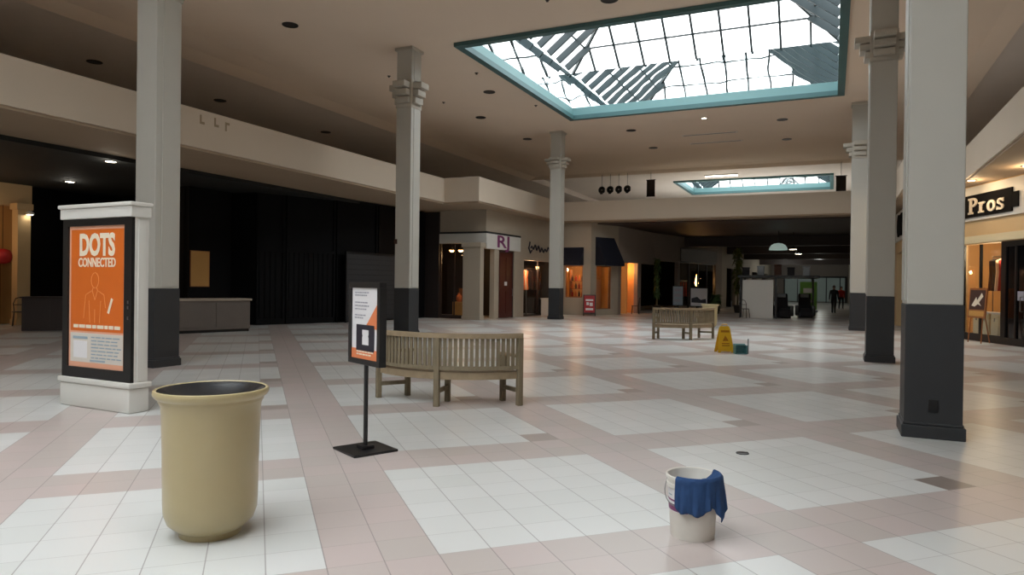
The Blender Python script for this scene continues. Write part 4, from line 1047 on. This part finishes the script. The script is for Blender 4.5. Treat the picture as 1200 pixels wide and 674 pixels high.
es = thing('picture_easel', 'picture on a wooden easel before the golf shop door', 'easel', TG @ Vector((4.85, -0.35, 0)), ang(GA, GB))
for x in (-0.32, 0.32): MB().tube([(x, -0.12, 0), (x * 0.75, 0.0, 1.6)], 0.016, 8).build('leg', M['warmwood'], es)
MB().tube([(0, 0.3, 0), (0, 0.02, 1.55)], 0.016, 8).build('leg', M['warmwood'], es)
T = Matrix.Translation((0, -0.07, 0.72)) @ Matrix.Rotation(math.radians(-4), 4, 'X')
MB().box((-0.42, -0.02, 0), (0.42, 0.02, 0.86), T, bev=0.006).build('picture_frame', M['warmwood'], es)
MB().box((-0.36, -0.026, 0.24), (0.36, -0.02, 0.80), T).build('picture', M['cloth_br'], es)
MB().prism([(-0.25, 0.35), (-0.05, 0.6), (0.0, 0.5), (0.2, 0.72), (0.28, 0.62), (0.1, 0.45), (0.22, 0.34), (0.05, 0.4), (-0.1, 0.32)], -0.03, -0.026, T, axis='y').build('print', M['cremetext'], es)
MB().box((-0.36, -0.026, 0.05), (0.36, -0.02, 0.2), T).build('caption_plate', M['tan'], es)
point_light(TG @ Vector((4.3, 1.0, 2.75)), 45, (1.0, 0.78, 0.5), 0.15)
point_light(TG @ Vector((2.2, 1.6, 2.7)), 40, (1.0, 0.78, 0.5), 0.15)
# warm downlights under the soffit before the golf shop
for t, y in ((2.6, -0.7), (5.0, -0.7), (7.4, -0.7)):
    p_ = TG @ Vector((t, y, 4.66))
    downlight(p_.x, p_.y, 4.66, ['warm downlight in the soffit above the start of the golf sign', 'warm downlight in the soffit above the middle of the golf sign', 'warm downlight in the soffit above the golf shop door'][int((t - 2.6) / 2.4)], True, 'warm downlights before the golf shop', 0.1)
    point_light((p_.x, p_.y, 4.45), 9, (1.0, 0.72, 0.42), 0.1)

# ================================================================== FOREGROUND
# trash cans
def trash_can(loc, label):
    r = thing('trash_can', label, 'trash can', loc, 0, 'cream trash cans')
    prof = [(0.190, 0.0), (0.195, 0.035), (0.215, 0.045), (0.262, 0.085), (0.283, 0.14), (0.287, 0.2), (0.292, 0.5), (0.299, 0.72), (0.303, 0.775),
            (0.310, 0.79), (0.318, 0.815), (0.338, 0.828), (0.350, 0.842), (0.352, 0.858), (0.346, 0.870), (0.336, 0.873), (0.328, 0.868), (0.318, 0.80)]
    K = 0.925
    MB().lathe([(q_ * K, z_) for q_, z_ in prof], 64, cap1=False).build('body', M['cream'], r, True)
    MB().lathe([(q_ * K, z_) for q_, z_ in [(0.334, 0.870), (0.322, 0.865), (0.30, 0.852), (0.20, 0.800), (0.15, 0.785), (0.14, 0.77), (0.14, 0.45)]], 48, cap0=False, cap1=True).build('liner_funnel', M['liner'], r, True)
    return r
trash_can((-3.385, 3.035, 0), 'large cream trash can standing alone in the left foreground')
trash_can((-4.10, 26.4, 0), 'distant cream trash can behind the end of the far bench')

# sign stand
st = thing('poster_stand', 'black framed poster on a pole with square base beside the curved bench', 'sign', (-3.81, 5.13, 0), math.radians(-26))
MB().box((-0.215, -0.215, 0), (0.215, 0.215, 0.022), bev=0.005).box((-0.06, -0.06, 0.022), (0.06, 0.06, 0.05), bev=0.005).build('base', M['blackm'], st)
MB().tube([(0, 0.0, 0.04), (0, 0.0, 0.80)], 0.02, 16).build('pole', M['blackm'], st, True)
W, Z0, Z1 = 0.60, 0.775, 1.518
fr = MB()
fr.box((-W/2, -0.035, Z0), (W/2, 0.035, Z0 + 0.05), bev=0.004).box((-W/2, -0.035, Z1 - 0.05), (W/2, 0.035, Z1), bev=0.004)
fr.box((-W/2, -0.034, Z0 + 0.05), (-W/2 + 0.05, 0.034, Z1 - 0.05)).box((W/2 - 0.05, -0.034, Z0 + 0.05), (W/2, 0.034, Z1 - 0.05))
fr.build('frame', M['blackm'], st)
ps = MB().box((-W/2 + 0.05, -0.02, Z0 + 0.05), (W/2 - 0.05, 0.02, Z1 - 0.05)).build('poster', M['paper'], st)
def flat(poly, m, parent, y=-0.0215, name='print', th=0.002):
    return MB().prism(poly, y - th, y + 0.0012, axis='y').build(name, m, parent)
xl, xr, zb, zt_ = -W/2 + 0.05, W/2 - 0.05, Z0 + 0.05, Z1 - 0.05
flat([(xr, 1.34), (xr, 1.10), (0.02, 1.12)], M['orange2'], ps)
flat([(xl, zb), (xr, zb), (xr, 0.915), (xl, 0.915)], M['orange2'], ps)
flat([(-0.155, 0.90), (0.185, 0.90), (0.185, 1.135), (-0.155, 1.135)], M['navyprint'], ps, -0.0235)
flat([(-0.035, 0.955), (0.085, 0.955), (0.085, 1.02), (0.075, 1.035), (0.085, 1.05), (0.085, 1.09), (-0.035, 1.09), (-0.035, 1.05), (-0.025, 1.035), (-0.035, 1.02)], M['paper'], ps, -0.0255)
mk = MB()
for i, (z, wd) in enumerate(((1.42, 0.26), (1.395, 0.22), (1.33, 0.24), (1.30, 0.27), (1.27, 0.2), (1.215, 0.16), (1.19, 0.14))):
    x = xl + 0.06
    while x < xl + 0.06 + wd:
        l_ = random.uniform(0.02, 0.06); mk.box((x, -0.0235, z), (x + l_, -0.0215, z + 0.011)); x += l_ + 0.012
mk.build('print', M['greyprint'], ps)
mk = MB()
for z, wd in ((0.885, 0.3), (0.86, 0.24)):
    x = xl + 0.1
    while x < xl + 0.1 + wd:
        l_ = random.uniform(0.03, 0.06); mk.box((x, -0.0255, z), (x + l_, -0.0235, z + 0.012)); x += l_ + 0.012
mk.build('print', M['cremetext'], ps)

# curved benches
def bench(center, rz, label):
    r = thing('curved_bench', label, 'bench', (center[0], center[1], 0), rz, 'curved slatted wooden benches')
    R = 1.35; H45 = math.radians(45)
    MB().arc(R - 0.03, R + 0.035, 0.845, 0.905, -H45 - 0.02, H45 + 0.02, 40).build('top_rail', M['wood2'], r)
    MB().arc(R - 0.02, R + 0.02, 0.455, 0.50, -H45, H45, 40).build('lower_rail', M['wood'], r)
    sl = MB(); n = 32
    for k in range(n):
        a = -H45 + (k + 0.5) * 2 * H45 / n
        T = Matrix.Rotation(a, 4, 'Z')
        sl.box((-0.021, -R - 0.008, 0.495), (0.021, -R + 0.010, 0.85), T)
    sl.build('back_slats', M['wood'], r)
    se = MB()
    for k in range(5): se.arc(R - 0.12 - k*0.082, R - 0.05 - k*0.082, 0.405, 0.43, -H45, H45, 30)
    se.build('seat', M['wood2'], r)
    MB().arc(R - 0.045, R - 0.01, 0.335, 0.425, -H45, H45, 40).build('seat_rail', M['wood2'], r)
    MB().arc(R - 0.455, R - 0.425, 0.345, 0.405, -H45, H45, 30).build('seat_rail', M['wood2'], r)
    for i, a in enumerate((-H45, 0, H45)):
        T = Matrix.Rotation(a, 4, 'Z')
        MB().box((-0.035, -R - 0.030, 0), (0.035, -R + 0.035, 0.85), T, bev=0.004).build('leg', M['wood'], r)
        MB().box((-0.032, -R + 0.38, 0), (0.032, -R + 0.445, 0.60 if i != 1 else 0.40), T, bev=0.004).build('leg', M['wood'], r)
        MB().box((-0.02, -R + 0.03, 0.16), (0.02, -R + 0.385, 0.21), T).build('stretcher', M['wood'], r)
        if i != 1:
            MB().box((-0.045, -R + 0.02, 0.60), (0.045, -R + 0.50, 0.632), T, bev=0.006).build('armrest', M['wood2'], r)
    return r
def bench_at(rm, fdeg, label):
    a = math.radians(fdeg)
    return bench((rm[0] + 1.35 * math.cos(a), rm[1] + 1.35 * math.sin(a)), a - PI/2, label)
bench_at((-4.40, 7.35), 101, 'curved slatted wooden bench seen from behind, beside the poster stand')
bench_at((-3.62, 19.95), 130, 'distant curved slatted wooden bench near the yellow floor sign')

# bucket with cloth
bk = thing('bucket', 'white plastic pail with purple label, wire handle and grimy sides', 'bucket', (-0.755, 4.31, 0), 0.0)
prof = [(0.128, 0.0), (0.131, 0.012), (0.150, 0.30), (0.158, 0.302), (0.158, 0.325), (0.152, 0.327), (0.154, 0.352), (0.163, 0.355), (0.163, 0.372), (0.158, 0.376), (0.150, 0.372), (0.146, 0.30), (0.124, 0.02)]
MB().lathe(prof, 48, cap1=True).build('pail', M['bucket'], bk, True)
def ring_patch(name, m, parent, a0, a1, z0, z1, off, n=14):
    mb = MB(); rows = []
    for i in range(n + 1):
        a = a0 + (a1 - a0) * i / n
        row = []
        for z in (z0, z1):
            rr = 0.131 + (0.150 - 0.131) * (z - 0.012) / 0.288 + off
            row.append(mb.bm.verts.new((rr * math.cos(a), rr * math.sin(a), z)))
        rows.append(row)
    for A_, B_ in zip(rows, rows[1:]): mb.bm.faces.new((A_[0], B_[0], B_[1], A_[1]))
    return mb.build(name, m, parent, True)
va = math.atan2(-4.31, 0.755)           # direction from the pail to the viewer
ring_patch('label_print', M['paper'], bk, va - 1.5, va - 0.2, 0.16, 0.292, 0.0012)
ring_patch('label_print', M['purple'], bk, va - 1.5, va - 0.2, 0.165, 0.205, 0.0022)
ring_patch('label_print', M['purple'], bk, va - 1.5, va - 0.2, 0.222, 0.233, 0.0022)
ring_patch('label_print', M['bluegrey'], bk, va - 1.25, va - 0.95, 0.255, 0.262, 0.0022)
hp = []
for i in range(19):
    a = PI * i / 18
    hp.append(Vector((0.163 * math.cos(a), 0.10 * math.sin(a), 0.335 - 0.13 * math.sin(a))))
Rz = Matrix.Rotation(va + PI/2 - 0.5, 4, 'Z')
hp = [Rz @ Vector((p.x * 1.02, -(0.172 - 0.0) * math.sin(math.acos(max(-1, min(1, p.x / 0.163)))) , p.z)) for p in hp]
MB().tube(hp, 0.003, 6).build('wire_handle', M['metal'], bk)
MB().lathe([(0.145, 0.295), (0.1, 0.30), (0.0005, 0.30)], 40, cap0=False, cap1=False).build('water', mat('grey water', (186, 190, 196), 0.06), bk)
# cloth folded over the rim
cl = MB(); NU, NV = 64, 26
rnd = random.Random(4)
rows = []
a0, a1 = va - 0.62, va + 2.25
for i in range(NU + 1):
    t = i / NU; a = a0 + (a1 - a0) * t
    drop = 0.185 + 0.018 * math.sin(t * 9) + 0.012 * math.sin(t * 23 + 1)
    da = a - va
    if 0.75 < da < 1.45: drop += 0.075 * (1 - abs(da - 1.1) / 0.35)
    if t < 0.08: drop -= 0.03 * (0.08 - t) / 0.08
    row = []
    for j in range(NV + 1):
        s = j / NV
        if s < 0.28:       # inside part lying on the water and up the wall
            q = s / 0.28
            rr = 0.02 + 0.118 * q if q < 0.75 else 0.1085 + 0.036 * (q - 0.75) / 0.25
            z = 0.318 + 0.02 * q + 0.006 * math.sin(a * 7 + q * 5) + (0.028 * max(0, q - 0.7) / 0.3)
            if q >= 0.75: rr = 0.1085 + (0.150 - 0.1085) * (q - 0.75) / 0.25
        elif s < 0.38:     # over the rim
            q = (s - 0.28) / 0.10
            rr = 0.150 + 0.020 * q; z = 0.366 + 0.016 * math.sin(PI * (0.25 + 0.5 * q))
        else:
            q = (s - 0.38) / 0.62
            fold = 0.007 * math.sin(a * 15 + 2.0 * q) + 0.005 * math.sin(a * 29 + 1.0)
            rr = 0.173 + fold * q + 0.007 * q + (0.012 * q if da > 0.9 else 0)
            z = 0.372 - drop * q
        row.append(cl.bm.verts.new((rr * math.cos(a), rr * math.sin(a), z)))
    rows.append(row)
for A_, B_ in zip(rows, rows[1:]):
    for j in range(NV): cl.bm.faces.new((A_[j], A_[j+1], B_[j+1], B_[j]))
co = cl.build('cleaning_cloth', M['cloth'], None, True)
co.location = bk.location
sm = co.modifiers.new('thickness', 'SOLIDIFY'); sm.thickness = 0.004; sm.offset = 1.0
tag(co, 'blue cleaning cloth draped over the rim of the white pail', 'cloth')

# floor box and wet floor sign and teal dustpan
fb = thing('floor_outlet', 'small dark outlet cover set in the white tiles', 'floor outlet', (-0.722, 6.626, 0), 0.4)
MB().lathe([(0.058, 0.0), (0.058, 0.006), (0.048, 0.009)], 24).build('cover', M['black'], fb, True)
MB().box((-0.05, -0.012, 0.009), (0.05, 0.012, 0.014), bev=0.003).build('flap', M['vent'], fb)
wf = thing('wet_floor_sign', 'yellow folding wet floor sign standing on the tiles by the far bench', 'floor sign', (-2.26, 16.7, 0), math.radians(28))
for sgn in (-1, 1):
    T = Matrix.Translation((0, sgn * 0.13, 0)) @ Matrix.Rotation(sgn * math.radians(11.5), 4, 'X')
    poly = [(-0.19, 0), (-0.13, 0), (-0.12, 0.03), (0.12, 0.03), (0.13, 0), (0.19, 0), (0.125, 0.56), (0.10, 0.615), (-0.10, 0.615), (-0.125, 0.56)]
    p_ = MB().prism(poly, -0.009, 0.009, T, axis='y').build('panel', M['yellow'], wf)
    if sgn == -1:
        T_ = T
        mk = MB().prism([(0, 0.40), (-0.07, 0.27), (0.07, 0.27)], -0.012, -0.009, T, axis='y').box((-0.09, -0.012, 0.20), (0.09, -0.009, 0.225), T).box((-0.09, -0.012, 0.15), (0.09, -0.009, 0.175), T).box((-0.10, -0.012, 0.47), (0.10, -0.009, 0.52), T)
        mk.build('print', mat('dark yellow print', (170, 112, 14), 0.5), p_)
MB().tube([(-0.06, 0, 0.605), (-0.06, 0, 0.65), (0.06, 0, 0.65), (0.06, 0, 0.605)], 0.01, 8).build('handle', M['yellow'], wf)
tp_ = thing('lobby_dustpan', 'small teal dustpan with an upright grey handle beside the yellow sign', 'dustpan', (-1.88, 16.5, 0), math.radians(20))
b = MB(); b.box((-0.13, -0.12, 0.0), (0.13, 0.12, 0.012)); b.box((-0.13, 0.10, 0.012), (0.13, 0.12, 0.22)); b.box((-0.13, -0.12, 0.012), (-0.115, 0.10, 0.2)); b.box((0.115, -0.12, 0.012), (0.13, 0.10, 0.2)); b.box((-0.115, -0.02, 0.19), (0.115, 0.10, 0.205))
b.build('pan', M['tealp'], tp_)
MB().tube([(0.18, 0.02, 0.0), (0.18, 0.02, 0.34)], 0.014, 8).tube([(0.13, 0.05, 0.05), (0.18, 0.02, 0.08)], 0.01, 6).build('handle', M['greyp'], tp_)

# directory sign kiosk
dk = thing('directory_sign', 'tall white framed directory with an orange poster before the left column', 'sign', (-8.44, 5.33, 0), math.radians(-1.8))
WD, DP = 1.28, 0.20
MB().box((-0.01, -0.03, 0), (WD + 0.01, DP + 0.02, 0.28), bev=0.02).build('plinth', M['white'], dk, True)
MB().box((-0.03, -0.05, 0.28), (WD + 0.03, DP + 0.04, 0.345), bev=0.015).build('plinth_cap', M['white'], dk, True)
MB().box((0, 0.03, 0.345), (WD, DP, 2.23)).box((WD - 0.001, 0.07, 0.36), (WD + 0.012, DP - 0.04, 2.2)).build('casing', M['white'], dk)
MB().box((-0.03, -0.03, 2.225), (WD + 0.02, DP + 0.02, 2.35), bev=0.008).box((-0.05, -0.05, 2.35), (WD + 0.035, DP + 0.035, 2.395), bev=0.01).build('cornice', M['white'], dk)
fr = MB()
fr.box((0.0, -0.01, 0.345), (WD, 0.03, 0.47)).box((0.0, -0.01, 2.14), (WD, 0.03, 2.225)).box((0.0, -0.01, 0.47), (0.10, 0.03, 2.14)).box((WD - 0.13, -0.01, 0.47), (WD, 0.03, 2.14))
fr.build('poster_frame', M['black'], dk)
for z in (1.06, 1.18, 1.24): MB().box((WD - 0.06, -0.018, z), (WD - 0.045, -0.01, z + 0.035)).build('lock', M['metal'], dk)
po = MB().box((0.10, 0.012, 0.47), (WD - 0.13, 0.03, 2.14)).build('poster', M['pinkedge'], dk)
x0, x1 = 0.135, WD - 0.165
xm = (x0 + x1) / 2
def pr(poly, m, y=0.010, name='print'): return MB().prism(poly, y, 0.0125, axis='y').build(name, m, po)
pr([(x0, 0.90), (x1, 0.90), (x1, 2.10), (x0, 2.10)], M['orange'])
pr([(x0, 0.53), (x1, 0.53), (x1, 0.875), (x0, 0.875)], M['panelwhite'])
text_mesh('lettering', 'DOTS', 0.35, M['cremetext'], po, Matrix.Translation((xm, 0.008, 1.905)) @ FACE, 0.72, 0.014, 0.002)
text_mesh('lettering', 'CONNECTED', 0.148, M['cremetext'], po, Matrix.Translation((xm, 0.008, 1.705)) @ FACE, 0.77, 0.003, 0.002)
ln = MB()
def stroke(pts, w=0.008):
    for a, b in zip(pts, pts[1:]):
        a, b = Vector(a), Vector(b); d_ = (b - a).normalized(); n_ = Vector((-d_.y, d_.x)) * w / 2
        ln.prism([tuple(a - n_), tuple(b - n_), tuple(b + n_), tuple(a + n_)], 0.007, 0.0105, axis='y')
cx = xm - 0.03
stroke([(cx + 0.07*math.cos(t*PI/8), 1.50 + 0.09*math.sin(t*PI/8)) for t in range(17)])
stroke([(cx - 0.03, 1.42), (cx - 0.05, 1.38), (cx - 0.17, 1.33), (cx - 0.21, 1.05)])
stroke([(cx + 0.03, 1.42), (cx + 0.05, 1.38), (cx + 0.17, 1.33), (cx + 0.20, 1.18)])
stroke([(cx - 0.11, 1.26), (cx - 0.09, 1.00)]); stroke([(cx + 0.11, 1.26), (cx + 0.09, 1.00)]); stroke([(cx, 1.16), (cx, 1.0)])
stroke([(cx - 0.05, 1.38), (cx, 1.27), (cx + 0.05, 1.38)])
ln.build('print', M['thin'], po)
ln = MB(); stroke([(xm + 0.22, 1.12), (xm + 0.29, 1.29)], 0.035); ln.build('print', M['cremetext'], po)
ln = MB(); x = x0 + 0.06
while x < x1 - 0.08:
    l_ = random.uniform(0.05, 0.12); stroke([(x, 0.955), (min(x + l_, x1 - 0.04), 0.955)], 0.04); x += l_ + 0.02
ln.build('print', M['cremetext'], po)
ln = MB()
for i in range(7):
    z = 0.83 - i * 0.04; x = x0 + 0.40
    while x < x1 - 0.1:
        l_ = random.uniform(0.05, 0.14); stroke([(x, z), (min(x + l_, x1 - 0.03), z)], 0.014); x += l_ + 0.02
stroke([(x0 + 0.05, 0.82), (x0 + 0.33, 0.82)], 0.03)
stroke([(x0 + 0.38, 0.555), (x0 + 0.66, 0.555)], 0.02)
ln.build('print', M['bluegrey'], po)
pr([(x0 + 0.06, 0.58), (x0 + 0.32, 0.58), (x0 + 0.32, 0.78), (x0 + 0.06, 0.78)], M['paper'], 0.009)
